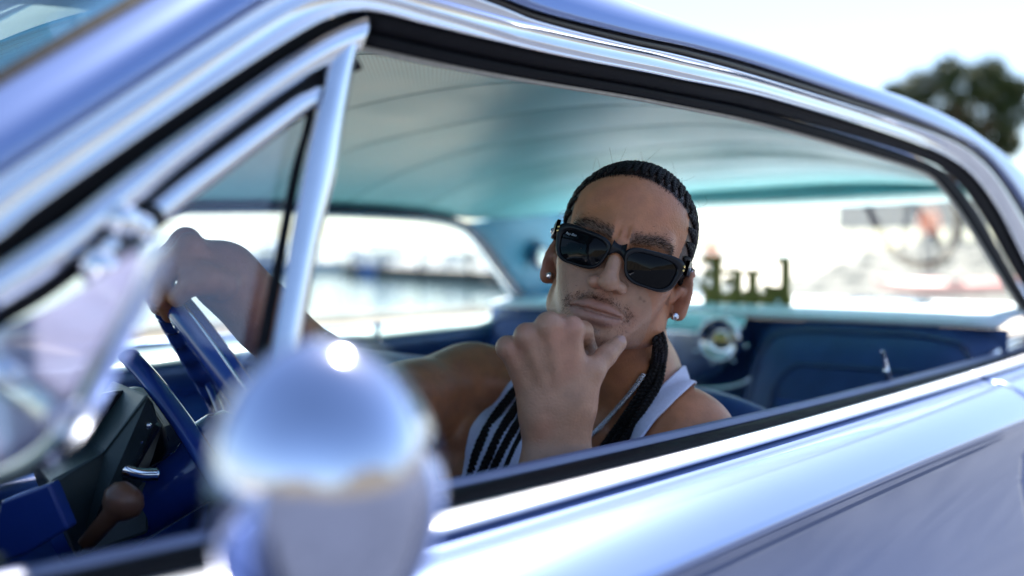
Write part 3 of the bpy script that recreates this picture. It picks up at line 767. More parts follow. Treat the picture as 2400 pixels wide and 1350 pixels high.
def surface_nets(groups, lo, hi, h, B=12):
    lo = np.array(lo, float); hi = np.array(hi, float)
    nb = np.ceil((hi - lo) / (B * h)).astype(int)
    idx = np.stack(np.meshgrid(*[np.arange(n) for n in nb], indexing='ij'), -1).reshape(-1, 3)
    cen = lo + (idx + .5) * B * h
    dc = evals(groups, cen)
    rad = B * h * .87
    idx = idx[np.abs(dc) < rad * 1.35 + .008]
    g = np.arange(-1, B + 1)
    G = np.stack(np.meshgrid(g, g, g, indexing='ij'), -1).reshape(-1, 3)
    n = B + 2
    keys = []; pos = []; quads = []
    STR = np.array([1 << 40, 1 << 20, 1], dtype=np.int64)
    for bi in idx:
        base = bi * B
        p = lo + (base + G) * h
        D = evals(groups, p, lo + (base + B / 2) * h, rad * 1.2).reshape(n, n, n)
        S = D < 0
        if S.all() or not S.any(): continue
        # cells
        c8 = [S[i:n - 1 + i, j:n - 1 + j, k:n - 1 + k] for i in (0, 1) for j in (0, 1) for k in (0, 1)]
        cnt = sum(x.astype(np.int8) for x in c8)
        act = np.argwhere((cnt > 0) & (cnt < 8))
        if len(act) == 0: continue
        acc = np.zeros((len(act), 3)); num = np.zeros(len(act))
        co = np.array([[i, j, k] for i in (0, 1) for j in (0, 1) for k in (0, 1)])
        V8 = np.stack([D[act[:, 0] + o_[0], act[:, 1] + o_[1], act[:, 2] + o_[2]] for o_ in co], 1)
        for a in range(8):
            for b in range(a + 1, 8):
                if abs(co[a] - co[b]).sum() != 1: continue
                va, vb = V8[:, a], V8[:, b]
                q = (va < 0) != (vb < 0)
                t = np.where(q, va / (va - vb + 1e-20), 0)
                acc[q] += co[a] + t[q, None] * (co[b] - co[a]); num[q] += 1
        loc = act + acc / num[:, None]
        keys.append(((base + act - 1 + 2) @ STR)); pos.append(lo + (base + loc - 1) * h)
        # quads on edges whose start corner is inside the block (local 1..B)
        for ax in range(3):
            a1, a2 = (ax + 1) % 3, (ax + 2) % 3
            sl0 = [slice(1, B + 1)] * 3; sl1 = list(sl0); sl1[ax] = slice(2, B + 2)
            if True:
                s0 = S[tuple(sl0)]; s1 = S[tuple(sl1)]
                e = np.argwhere(s0 != s1)
                if len(e) == 0: continue
                inside = s0[e[:, 0], e[:, 1], e[:, 2]]
                e = e + 1
                u1 = np.zeros(3, int); u1[a1] = 1; u2 = np.zeros(3, int); u2[a2] = 1
                q4 = np.stack([(base + e - 1 + 2 - u1 - u2) @ STR, (base + e - 1 + 2 - u2) @ STR, (base + e - 1 + 2) @ STR, (base + e - 1 + 2 - u1) @ STR], 1)
                q4[~inside] = q4[~inside][:, ::-1]
                quads.append(q4)
    keys = np.concatenate(keys); pos = np.concatenate(pos); quads = np.concatenate(quads)
    uk, first = np.unique(keys, return_index=True)
    V = pos[first]
    qi = np.searchsorted(uk, quads); qi = np.clip(qi, 0, len(uk) - 1)
    ok = (uk[qi] == quads).all(1)
    return V, qi[ok]
def np_mesh(name, V, F, mats, parent=None, colors=None, world=True, fm=None):
    me = bpy.data.meshes.new(name)
    V = np.asarray(V, float)
    if parent is not None and world: V = V - np.array(parent_loc(parent))
    F = np.asarray(F)
    me.vertices.add(len(V)); me.vertices.foreach_set('co', V.astype(np.float32).ravel())
    k = F.shape[1]
    me.loops.add(F.size); me.loops.foreach_set('vertex_index', F.astype(np.int32).ravel())
    me.polygons.add(len(F)); me.polygons.foreach_set('loop_start', np.arange(0, F.size, k, dtype=np.int32))
    me.polygons.foreach_set('use_smooth', np.ones(len(F), bool))
    me.update(calc_edges=True)
    for m in mats: me.materials.append(m)
    if fm is not None: me.polygons.foreach_set('material_index', np.asarray(fm, np.int32))
    if colors is not None:
        ca = me.color_attributes.new('Col', 'FLOAT_COLOR', 'POINT')
        ca.data.foreach_set('color', np.c_[colors, np.ones(len(V))].astype(np.float32).ravel())
    o = bpy.data.objects.new(name, me)
    return link(o, parent)

# --- head frame, from the photograph's pose (camera axes: right, down, forward)
def c2w(v): return RGT * v[0] - UPV * v[1] + FWD * v[2]
HL = c2w(np.array([0.9487, 0.2742, -0.1636])); HU = c2w(np.array([0.2800, -0.9572, 0.0736])); HF = c2w(np.array([-0.1467, -0.1184, -0.9821]))
HF = HF / np.linalg.norm(HF); HL = HL - HF * (HL @ HF); HL /= np.linalg.norm(HL); HU = np.cross(HF, HL)
HO = CAM + RGT * .1340 - UPV * (-.0385) + FWD * 1.2005
HR = np.stack([HL, HU, HF], 1)                       # local (left, up, front) -> world
def hw(p): return HO + np.asarray(p, float) @ HR.T
def hl(p): return (np.asarray(p, float) - HO) @ HR

body = Sdf()
G = body.group()
def hc(a, b, ra, rb, k, op='u'): G.append(cone(hw(a), hw(b), ra, rb, k, op))
def he(c, r, k, op='u', rot=None):
    Rm = HR if rot is None else HR @ rot
    G.append(ell(hw(c), r, Rm, k, op))
def rotx(a): return np.array([[1, 0, 0], [0, math.cos(a), -math.sin(a)], [0, math.sin(a), math.cos(a)]])
def rotz(a): return np.array([[math.cos(a), -math.sin(a), 0], [math.sin(a), math.cos(a), 0], [0, 0, 1]])
def roty(a): return np.array([[math.cos(a), 0, math.sin(a)], [0, 1, 0], [-math.sin(a), 0, math.cos(a)]])
he((0, .030, -.014), (.0755, .083, .096), .01)                # cranium
he((0, .032, .030), (.064, .062, .062), .03)                  # forehead
he((0, -.036, .022), (.0630, .080, .066), .03)                # face
for s in (-1, 1):
    hc((s * .0550, -.056, .000), (s * .0505, -.078, .014), .0130, .0130, .026)   # jaw angle
    hc((s * .0500, -.077, .012), (s * .017, -.099, .066), .0135, .0130, .028)    # jaw line
    he((s * .046, -.026, .060), (.020, .016, .020), .022)     # cheekbone
    hc((s * .010, .011, .0875), (s * .046, .0125, .0745), .0085, .0075, .020)  # brow ridge
    he((s * .034, -.052, .057), (.020, .025, .020), .028)     # cheek
he((-.002, -.098, .074), (.018, .013, .0150), .02)            # chin
he((-.003, -.079, .066), (.034, .027, .022), .024)            # muzzle
for s in (-1, 1):
    he((s * .032, -.016, .098), (.017, .012, .014), .014, 's')  # eye sockets
hc((0, .006, .0890), (.001, -.040, .1085), .0066, .0088, .013)    # nose bridge
he((.0015, -.0480, .1110), (.0108, .0095, .0110), .009)           # nose tip
for s in (-1, 1):
    he((s * .0148, -.0500, .0985), (.0084, .0082, .0115), .006)  # wings
    he((s * .0085 + .001, -.0580, .1045), (.0056, .0050, .0080), .002, 's')   # nostrils
    hc((s * .019, -.055, .0945), (s * .032, -.078, .082), .0012, .0010, .012, 's')  # smile fold
hc((-.002, -.0620, .1000), (-.003, -.069, .0985), .0030, .0030, .006, 's')   # philtrum
LX = -.005
def lsurf(l): return .0913 - .0085 * (l / .027) ** 2
def lip_chain(s, xs, us, rs, df, k, op='u'):
    pts = [(LX + s * x, u, lsurf(LX + s * x) + df) for x, u in zip(xs, us)]
    for i in range(len(pts) - 1): hc(pts[i], pts[i + 1], rs[i], rs[i + 1], k, op)
LXS = (0, .006, .013, .020, .026, .031)
for s in (-1, 1):                                              # lips
    lip_chain(s, LXS, (-.0752, -.0738, -.0752, -.0772, -.0790, -.0802), (.0046, .0050, .0046, .0038, .0028, .0014), .0008, .006)
    lip_chain(s, LXS, (-.0885, -.0884, -.0874, -.0856, -.0834, -.0812), (.0066, .0064, .0056, .0044, .0030, .0014), .0004, .006)
for s in (-1, 1):
    lip_chain(s, LXS, (-.0812, -.0806, -.0808, -.0806, -.0804, -.0804), (.0026, .0025, .0025, .0024, .0022, .0018), .0042, .0012, 's')
he((LX, -.0985, .0965), (.015, .0042, .006), .009, 's')         # hollow under the lip
for s in (-1, 1):
    hc((s * .005, .008, .0985), (s * .004, .020, .0985), .0006, .0005, .008, 's')   # frown crease
# ears
for s in (-1, 1):
    ec = np.array([s * .0765, -.022, -.012]); er = roty(s * .80) @ rotz(0) @ rotx(-.22)
    he(ec, (.0055, .034, .0205), .006, rot=er)
    he(ec + er @ np.array([0, -.0265, .004]), (.0052, .0095, .0085), .006, rot=er)
    he(ec + er @ np.array([s * .006, -.001, .003]), (.0042, .0165, .0085), .004, 's', rot=er)
    rimp = [er @ np.array([s * .0025, .033 * math.sin(a), -.0198 * math.cos(a)]) + ec for a in np.linspace(-.9, 2.5, 9)]
    for a, b in zip(rimp[:-1], rimp[1:]): hc(a, b, .0034, .0034, .003)
    hc(ec + np.array([0, .0, .014]), ec + np.array([-s * .006, -.012, .016]), .005, .005, .006)   # tragus

# --- trunk and limbs
SLp, SRp = P(1612, 1030, 1.245), P(1085, 905, 1.43)
NB = P(1472, 935, 1.33)
PEL = np.array([1.10, .40, .46])
lat = SLp - SRp; lat /= np.linalg.norm(lat)
upv = NB - PEL; upv -= lat * (upv @ lat); upv /= np.linalg.norm(upv)
frt = np.cross(lat, upv)
if frt @ (CAM - NB) < 0: frt = -frt
TR = np.stack([lat, upv, frt], 1)
MS = (SLp + SRp) / 2
def tb(p): return MS + TR @ np.array(p, float)
def ac(a, b, ra, rb, k=.02, op='u'): G.append(cone(a, b, ra, rb, k, op))
ac(hw((0, -.045, -.018)), NB - upv * .01, .049, .056, .022)          # neck
ac(hw((0, -.02, -.040)), NB - frt * .03, .044, .050, .025)
G.append(ell(tb((0, -.15, -.005)), (.155, .185, .108), TR, .03))       # rib cage
G.append(ell(tb((0, -.36, .0)), (.142, .15, .10), TR, .05))           # belly
G.append(ell(PEL, (.165, .12, .13), TR, .05))
for s, S_ in ((1, SLp), (-1, SRp)):
    G.append(ell(tb((s * .075, -.085, .070)), (.085, .062, .040), TR, .035))   # pectoral
    ac(NB + upv * .035 - frt * .02, S_ - lat * s * .03 + upv * .022 - frt * .012, .040, .033, .04)  # trapezius
    ac(NB + frt * .045 - upv * .012, S_ - lat * s * .02 + upv * .026 + frt * .022, .012, .012, .022)  # collarbone
for s in (-1, 1):                                                   # sternomastoid
    ac(hw((s * .05, -.045, -.012)), NB + frt * .045 + lat * s * .018, .013, .011, .02)
# right arm to the wheel
ELB_R, WR_R = P(812, 940, 1.18), P(532, 652, 1.045)
m1 = P(965, 944, 1.32)
ac(SRp, m1, .060, .0500, .04); ac(m1, ELB_R, .0495, .0415, .03)
fm_ = ELB_R * .72 + WR_R * .28
ac(ELB_R, fm_, .039, .041, .015); ac(fm_, WR_R * .85 + ELB_R * .15, .041, .027, .015)
# left upper arm
ELB_L = P(1325, 1500, 1.0)
G.append(ell(SLp, (.060, .060, .060), None, .035))
ac(SLp, SLp * .5 + ELB_L * .5, .050, .046, .02); ac(SLp * .5 + ELB_L * .5, ELB_L, .046, .038, .02)
# thighs and shins on the seat
for y, kx in ((.30, .70), (.52, .72)):
    K = np.array([kx, y + (.02 if y > .4 else -.02), .60]); H_ = PEL + np.array([-.02, y - .41, -.02])
    ac(H_, K, .085, .058, .03); ac(K, np.array([.45, y, .36]), .055, .038, .02); ac(np.array([.45, y, .35]), np.array([.27, y, .31]), .04, .032, .02)

def hand(wr, mc, pip, dip, tip, th, rads, carp, kf=.004):
    g = body.group()
    for i in range(4):
        g.append(cone(carp[i], mc[i], .0160, .0116 - .0006 * i, .011))
    for i in range(3):
        g.append(cone((carp[i] + carp[i + 1]) / 2, mc[i] * .5 + mc[i + 1] * .5 + (carp[i] - mc[i]) * .14, .014, .0100, .010))
    for i in range(4):
        r = rads[i]
        g.append(cone(mc[i], pip[i], r * 1.12, r * .98, kf))
        g.append(cone(pip[i], dip[i], r * 1.03, r * .9, .003)); g.append(cone(dip[i], tip[i], r * .92, r * .78, .003))
        g.append(ell(mc[i], (r * 1.30,) * 3, None, .005))
    g.append(cone(th[0], th[1], .0185, .0135, .016)); g.append(cone(th[1], th[2], .0128, .0108, .006)); g.append(cone(th[2], th[3], .0112, .0088, .004))
    return g
# left hand, back to the camera, knuckles under the chin
WL = P(1303, 992, 1.035)
DL = 0.0
mcL = [P(1338, 772, 1.018), P(1287, 764, 1.010), P(1236, 788, 1.016), P(1190, 815, 1.028)]
carpL = [P(1345, 945, 1.030), P(1316, 940, 1.026), P(1287, 942, 1.028), P(1262, 950, 1.034)]
pipL = [P(1366, 776, 1.056), P(1316, 760, 1.052), P(1262, 782, 1.056), P(1210, 806, 1.064)]
dipL = [P(1378, 818, 1.072), P(1330, 808, 1.070), P(1276, 822, 1.072), P(1224, 838, 1.076)]
tipL = [P(1366, 846, 1.062), P(1322, 838, 1.060), P(1270, 848, 1.062), P(1222, 858, 1.066)]
thL = [P(1352, 940, 1.030), P(1386, 872, 1.030), P(1420, 834, 1.046), P(1450, 805, 1.060)]
gL = hand(WL, mcL, pipL, dipL, tipL, thL, [.0108, .0112, .0106, .0094], carpL)
px_r = RGT * .011
for sgn in (-1, 1):
    gL.append(cone(P(1303, 950, 1.032) + px_r * sgn * 1.25, WL + px_r * sgn, .0215, .0205, .018))
    gL.append(cone(WL + px_r * sgn, P(1306, 1110, 1.030) + px_r * sgn, .0215, .0255, .02))
    gL.append(cone(P(1306, 1110, 1.030) + px_r * sgn, P(1316, 1310, 1.012) + px_r * sgn, .0255, .036, .02))
    gL.append(cone(P(1316, 1310, 1.012) + px_r * sgn, ELB_L, .036, .036, .02))
gL.append(ell(P(1262, 985, 1.022), (.009, .009, .009), None, .014))       # ulna head
for i in range(4):                                                        # tendons
    gL.append(cone(carpL[i] - FWD * .0115, mcL[i] - FWD * .0088, .0044, .0044, .006))
# right hand over the rim
mcR = [P(446, 578, 1.000), P(436, 566, 1.024), P(430, 568, 1.048), P(430, 580, 1.070)]
carpR = [P(512, 640, 1.025), P(508, 632, 1.036), P(506, 634, 1.048), P(508, 642, 1.058)]
pipR = [P(388, 640, .990), P(372, 622, 1.014), P(364, 622, 1.040), P(366, 630, 1.064)]
dipR = [P(378, 696, 1.004), P(360, 680, 1.026), P(354, 680, 1.052), P(358, 684, 1.076)]
tipR = [P(398, 738, 1.026), P(378, 722, 1.046), P(370, 720, 1.068), P(374, 720, 1.086)]
thR = [P(516, 664, 1.008), P(486, 656, .990), P(446, 668, .984), P(414, 700, .996)]
gR = hand(WR_R, mcR, pipR, dipR, tipR, thR, [.0108, .0112, .0106, .0094], carpR)
gR.append(cone(thR[1], mcR[0] * .45 + pipR[0] * .55, .013, .010, .010)); gR.append(cone(P(508, 640, 1.04), WR_R, .026, .027, .02)); gR.append(cone(WR_R, WR_R * .7 + ELB_R * .3, .027, .0335, .02))
gR.append(cone(WR_R + UPV * .010, fm_, .022, .036, .02)); gR.append(cone(WR_R - UPV * .010, fm_, .022, .036, .02))

VOX = 0.0021
lo = np.array([.20, -.02, .24]); hi = np.array([1.45, .75, 1.30])
BV, BF = surface_nets(body.g, np.array([.20, -.02, .655]), hi, VOX)
BV2, BF2 = surface_nets(body.g, lo, np.array([1.45, .75, .66]), .007)
BF = np.vstack([BF, BF2 + len(BV)]); BV = np.vstack([BV, BV2])
BF = BF[:, ::-1] if False else BF
# light smoothing keeps the voxel steps from showing
def smooth(V, F, it=2, lam=.5):
    for _ in range(it):
        acc = np.zeros_like(V); n = np.zeros(len(V))
        for i in range(4):
            a, b = F[:, i], F[:, (i + 1) % 4]
            for k_ in range(3): acc[:, k_] += np.bincount(a, V[b, k_], len(V)) + np.bincount(b, V[a, k_], len(V))
            n += np.bincount(a, minlength=len(V)) + np.bincount(b, minlength=len(V))
        V = V * (1 - lam) + lam * acc / np.maximum(n, 1)[:, None]
    return V
BV = smooth(BV, BF, 1, .4)
def normals(V, F):
    n = np.cross(V[F[:, 2]] - V[F[:, 0]], V[F[:, 3]] - V[F[:, 1]])
    N = np.zeros_like(V)
    for i in range(4):
        for k_ in range(3): N[:, k_] += np.bincount(F[:, i], n[:, k_], len(V))
    return N / (np.linalg.norm(N, axis=1)[:, None] + 1e-12)
BN = normals(BV, BF)
HLoc = hl(BV)
# skin colouring: lips, beard shadow, knuckles, scalp, shorts
skin = np.tile(np.array([.500, .195, .088]), (len(BV), 1))
def blend(col, w):
    global skin
    w = np.clip(w, 0, 1)[:, None]; skin = skin * (1 - w) + np.array(col) * w
l_, u_, f_ = HLoc.T
def gauss(*a):
    return np.exp(-sum(((x - c) / s) ** 2 for x, c, s in a))
nz_ = np.sin(l_ * 310) * np.sin(u_ * 270 + 1) * np.sin(f_ * 290)
headm = (u_ > -.14) & (np.abs(l_) < .11) & (np.abs(f_) < .14)
blend((.47, .235, .145), headm * gauss((np.abs(l_), .045, .03), (u_, -.03, .03)) * .5)
lx_ = l_ + .005
lipc = -.0812 + 0.5 * lx_ ** 2
lipw = ((np.abs(lx_) < .0300) & (f_ > .07)) * np.clip(1.25 - np.abs(u_ - lipc + .0015) / (.0122 * np.sqrt(np.clip(1 - (lx_ / .0310) ** 2, 0, 1)) + 1e-4), 0, .35) / .35
must = headm * (f_ > .06) * (np.exp(-((u_ + .0660 + 5.0 * lx_ ** 2) / .0055) ** 2) * np.clip(1.2 - np.abs(lx_) / .038, 0, 1) + .5 * np.exp(-((np.abs(lx_) - .034) / .0050) ** 2 - ((u_ + .081) / .011) ** 2))
goat = headm * (f_ > .05) * (gauss((lx_, 0, .009), (u_, -.1005, .005)) + gauss((lx_, 0, .020), (u_, -.117, .009)) * .8)
blend((.17, .085, .055), np.clip(must * .7 + goat * .8, 0, .72))
blend((.38, .115, .10), lipw * .95)
blend((.12, .045, .04), ((np.abs(lx_) < .030) & (f_ > .07)) * np.exp(-((u_ + .0806) / .0013) ** 2) * .7)  # mouth line: crease shade painted in over the darker inner lip
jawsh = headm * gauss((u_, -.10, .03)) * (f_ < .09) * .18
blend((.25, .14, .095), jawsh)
brow = headm * (f_ > .04) * np.exp(-((u_ - (.0070 + .007 * np.clip(np.abs(l_) - .012, 0, .028) / .028 - 5.0 * np.clip(np.abs(l_) - .040, 0, 1) ** 2 * 4)) / .0066) ** 2) * ((np.abs(l_) > .010) & (np.abs(l_) < .058))
blend((.035, .020, .015), np.clip(brow * 1.2, 0, .82))
# hairline: the front edge is high and round, dropping at the temples
def hair_edge(l):            # smallest "front" polar angle that still carries hair
    return 0.62 - 0.08 * (np.abs(l) / .06) ** 2
cu, cf = .030, -.014
th_ = np.arctan2((u_ - cu) / .083, (f_ - cf) / .096)
s_l = np.clip(1 - (l_ / .0755) ** 2, 0, 1)
scalp = headm & ((th_ > hair_edge(l_)) | (th_ < -2.55)) & (u_ > -.07)
side_t = headm & (np.abs(l_) > .057) & (f_ < .050 - .12 * np.clip(u_ - .02, 0, .1)) & (u_ > -.012) & (f_ > -.12)
back_h = headm & (f_ < -.035) & (u_ > -.065)
sidebn = headm & (np.abs(l_) > .060) & (np.abs(f_ - .022) < .010) & (u_ > -.045) & (u_ < 0)
sc_w = np.clip((scalp | side_t | back_h).astype(float) , 0, 1)
ear_m = headm & (np.abs(l_) > .0735) & (u_ < .013) & (u_ > -.06) & (f_ > -.04)
soft = np.clip((th_ - (hair_edge(l_) - .05 + .025 * nz_)) / .10, 0, 1) * headm * (u_ > -.02) * (np.abs(th_) < 2.6)
sc_w = np.maximum(sc_w * (th_ > hair_edge(l_) + .0) * 1.0 + sc_w * (th_ <= hair_edge(l_)) * .97, soft)
sc_w[ear_m] = 0
blend((.018, .012, .010), sc_w)
blend((.10, .055, .04), sidebn * .7 * (~ear_m))
blend((.50, .24, .17), ear_m * .45)
kn = np.zeros(len(BV))
for c in mcL: kn += np.exp(-(np.linalg.norm(BV - c, axis=1) / .014) ** 2)
blend((.50, .24, .165), np.clip(kn, 0, 1) * .75)
handm = np.linalg.norm(BV - P(1290, 880, 1.03), axis=1) < .16
blend((.42, .26, .185), handm * .6)  # left hand painted paler for the extra light falling on it
mot = np.zeros(len(BV))
for q_ in range(7):
    kv = RNG.normal(0, 1, 3); kv *= RNG.uniform(60, 190) / np.linalg.norm(kv); mot += np.sin(BV @ kv + RNG.uniform(0, 6)) / 7
blend((.46, .17, .11), np.clip(mot * 1.2, 0, 1) * .55); blend((.27, .13, .075), np.clip(-mot * 1.2, 0, 1) * .45)
# moles on the cheek
for (a, b) in ((.038, -.052), (.043, -.0535), (.036, -.006)):
    blend((.10, .05, .035), headm * (f_ > 0) * np.exp(-((l_ - a) / .0016) ** 2 - ((u_ - b) / .0016) ** 2) * .8)
legs = BV[:, 2] < .66
legs &= (BV[:, 0] < 1.35) & (np.linalg.norm(BV - ELB_L, axis=1) > .12)
blend((.03, .035, .06), legs.astype(float))
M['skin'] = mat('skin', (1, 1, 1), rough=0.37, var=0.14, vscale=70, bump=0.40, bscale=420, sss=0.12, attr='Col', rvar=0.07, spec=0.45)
PB = NB * 1.0; PB = np.array([PEL[0], PEL[1], .26])
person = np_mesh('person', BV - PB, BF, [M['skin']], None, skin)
person.location = Vector(PB)
tag(person, 'driver in white tank top leaning on the sill, chin resting on his fist', 'person')

def marchn(pix, off=0.0, groups=None, d0=.95, d1=1.9):
    """first point of the body surface (lifted by off) along each pixel's ray"""
    groups = body.g[:1] if groups is None else groups
    D_ = np.array([raydir(a, b) for a, b in pix]); D_ /= np.linalg.norm(D_, axis=1)[:, None]
    t = np.full(len(D_), d0)
    for _ in range(70):
        v = evals(groups, CAM + D_ * t[:, None]) - off
        t = np.where((v > 2e-4) & (t < d1), t + np.maximum(v * .85, 2e-4), t)
        if ((v <= 2e-4) | (t >= d1)).all(): break
    return CAM + D_ * t[:, None]
def inpoly(px, py, poly):
    poly = np.array(poly, float); c = np.zeros(len(px), bool); j = len(poly) - 1
    for i in range(len(poly)):
        xi, yi = poly[i]; xj, yj = poly[j]
        c ^= ((yi > py) != (yj > py)) & (px < (xj - xi) * (py - yi) / (yj - yi + 1e-12) + xi); j = i
    return c
# --- tank top: torso surface lifted off the skin
tq = (BV - MS) @ TR
pp = proj(BV)
front = (BN @ frt) > -.15
torso = (np.abs(tq[:, 0]) < .215) & (tq[:, 1] > -.55) & (tq[:, 1] < .14) & (np.abs(tq[:, 2]) < .16)
hand_far = np.min([np.linalg.norm(BV - c, axis=1) for c in (P(1300, 1000, 1.03), P(1306, 1110, 1.03), P(1310, 1250, 1.02), ELB_L, P(1300, 850, 1.03))], axis=0) > .085
poly_front = [(1262, 838), (1193, 905), (1140, 960), (1104, 1010), (1098, 1060), (1086, 1130), (1060, 1700), (1640, 1700), (1590, 1180), (1508, 1040), (1540, 990), (1583, 948), (1634, 903), (1612, 862), (1592, 858),
              (1535, 930), (1500, 992), (1470, 1050), (1425, 1120), (1370, 1130), (1330, 1050), (1300, 960), (1300, 870)]
tfront = torso & ((BN @ -FWD) > -.2) & inpoly(pp[:, 0], pp[:, 1], poly_front) & (pp[:, 2] > 1.10)
tback = torso & ~front & (tq[:, 1] < .045 - .9 * np.clip(np.abs(tq[:, 0]) - .10, 0, 1)) & (np.abs(tq[:, 0]) < .11)
tm = (tfront | (tback & (HLoc[:, 1] < -.15))) & hand_far
fsel = tm[BF].all(1)
TV = BV + BN * .0055
wr_ = np.sin(tq[:, 0] * 95 + tq[:, 1] * 60) * .0011 + np.sin(tq[:, 0] * 210 - tq[:, 1] * 130) * .0006
TV = TV + BN * wr_[:, None]
used = np.unique(BF[fsel]); remap = -np.ones(len(BV), int); remap[used] = np.arange(len(used))
M['cloth'] = mat('white_rib_cotton', (.72, .72, .90), rough=.9, var=.06, vscale=300, bump=.5, bscale=700, sheen=.2)  # white cotton, with the bluish light on it tinted into the colour
TF = remap[BF[fsel]]; TU = TV[used].copy()
ed = np.sort(np.vstack([TF[:, [i, (i + 1) % 4]] for i in range(4)]), axis=1)
ue, cn = np.unique(ed, axis=0, return_counts=True); be = ue[cn == 1]
for _ in range(40):
    acc = np.zeros_like(TU); nn_ = np.zeros(len(TU))
    for a_, b_ in ((0, 1), (1, 0)):
        for k_ in range(3): acc[:, k_] += np.bincount(be[:, a_], TU[be[:, b_], k_], len(TU))
        nn_ += np.bincount(be[:, a_], minlength=len(TU))
    bm_ = nn_ > 0
    TU[bm_] = TU[bm_] * .5 + .5 * acc[bm_] / nn_[bm_, None]
tank = np_mesh('tank_top', TU, TF, [M['cloth']], person)
md = tank.modifiers.new('solid', 'SOLIDIFY'); md.thickness = .003; md.offset = 0

# --- hair: plaited rows on the scalp and loose plaits hanging
M['hair'] = mat('black_hair', (.010, .008, .008), rough=.45, var=.3, vscale=250, bump=.6, bscale=900, spec=.2)
def braid(mb, path, w, pitch, n_norm=None, seg=6, flat=.62, taper=True):
    path = np.asarray(path, float)
    s = np.r_[0, np.cumsum(np.linalg.norm(np.diff(path, axis=0), axis=1))]
    n = max(12, int(s[-1] / pitch * 7)); t = np.linspace(0, s[-1], n)
    c = np.stack([np.interp(t, s, path[:, k_]) for k_ in range(3)], 1)
    T = np.gradient(c, axis=0); T /= np.linalg.norm(T, axis=1)[:, None]
    if n_norm is None: nn = np.tile(np.array([0, 0, 1.0]), (n, 1))
    else: nn = np.stack([np.interp(t, s, n_norm[:, k_]) for k_ in range(3)], 1)
    nn = nn - T * np.sum(nn * T, 1)[:, None]; nn /= np.linalg.norm(nn, axis=1)[:, None] + 1e-9
    bb_ = np.cross(T, nn)
    ww = w * (np.ones(n) if not taper else np.clip(1.05 - .35 * (t / s[-1]) ** 3, .4, 1))
    if not taper: ww = ww * np.clip(.35 + t / .030, .35, 1)
    for q in range(3):
        ph = 2 * math.pi * t / (pitch * 2) + q * 2 * math.pi / 3
        cc = c + bb_ * (ww * .5 * np.sin(ph))[:, None] + nn * (ww * .24 * np.sin(2 * ph))[:, None]
        mb.tube(cc, ww * .36, seg, flat=flat + .2)
hairb = MB()
def seat(pts, nrm, off=.0006):
    pts = np.array(pts); nrm = np.array(nrm); nrm = nrm / np.linalg.norm(nrm, axis=1)[:, None]
    for _ in range(6): pts = pts - nrm * ((evals(body.g[:1], pts) - off)[:, None])
    return pts, nrm
cr = np.array([.0775, .0855, .0985])
NROW = 17
for i in range(NROW):
    l0 = -.070 + .140 * i / (NROW - 1)
    a0 = float(hair_edge(np.array(l0))) + .03 + RNG.uniform(-.02, .04)
    if abs(l0) > .062: a0 = .62
    pts = []; nrm = []
    for q in np.linspace(0, 1, 34):
        a = a0 + (3.75 - a0) * q
        ll = l0 * (1 - .25 * q ** 2)
        sq = math.sqrt(max(0, 1 - (ll / cr[0]) ** 2))
        sq = max(sq, .30)
        p = np.array([ll, cu + cr[1] * sq * math.sin(a), cf + cr[2] * sq * math.cos(a)])
        pts.append(hw(p)); nrm.append(HR @ ((p - np.array([0, cu, cf])) / cr ** 2))
    pts, nrm = seat(pts, nrm); braid(hairb, pts, .0078, .0082, nrm, taper=False)
# rows swept along the temples
for s in (-1, 1):
    for r_, (u0, f0) in enumerate(((.072, .040), (.058, .044), (.043, .045), (.028, .042), (.013, .036), (-.001, .026))):
        pts = []; nrm = []
        for q in np.linspace(0, 1, 20):
            f1 = f0 - (f0 + .095) * q; u1 = u0 - .035 * q ** 1.5
            rem = 1 - ((u1 - cu) / cr[1]) ** 2 - ((f1 - cf) / cr[2]) ** 2
            l1 = s * cr[0] * math.sqrt(max(rem, .02))
            p = np.array([l1, u1, f1]); pts.append(hw(p)); nrm.append(HR @ ((p - np.array([0, cu, cf])) / cr ** 2))
        pts, nrm = seat(pts, nrm); braid(hairb, pts, .0090, .0090, nrm, taper=False)
hairb.build('hair', M['hair'], person)
def hang(pxs, w, name='braid', off=.006):
    pts = catmull(marchn([(a, b) for a, b, d in pxs], off + w * .3), 60)
    m_ = MB(); braid(m_, pts, w, w * 1.25, np.tile(-FWD, (60, 1)))
    return m_.build(name, M['hair'], person)
for k_, pth in enumerate([[(1262, 850), (1215, 905), (1160, 975), (1122, 1045), (1100, 1120), (1088, 1180)], [(1268, 862), (1225, 930), (1180, 1000), (1145, 1070), (1122, 1125), (1110, 1190)],
                          [(1275, 880), (1238, 950), (1202, 1010), (1172, 1065), (1150, 1115), (1138, 1180)], [(1282, 905), (1250, 960), (1225, 1010), (1200, 1060), (1182, 1105), (1168, 1170)]]):
    hang([(a, b, 1.19 + .012 * k_ if False else None) for a, b in pth], (.0080, .0078, .0072, .0046)[k_])
nb0 = hw((.050, -.055, -.060))
for k_, (dx, w) in enumerate(((0, .0078), (15, .0074), (-15, .0074))):
    pth = [(1546 + dx * .4, 800), (1543 + dx * .6, 850), (1528 + dx * .9, 900), (1492 + dx, 958), (1452 + dx * 1.2, 1020), (1412 + dx * 1.3, 1080), (1375 + dx * 1.3, 1150)]
    pts = [nb0 + HL * .004 * (k_ - 1)] + list(marchn(pth, .006 + .003 * (k_ % 2)))
    pts = catmull(pts, 70); m_ = MB(); braid(m_, pts, w, w * 1.1, np.tile(-FWD, (70, 1))); m_.build('braid', M['hair'], person)
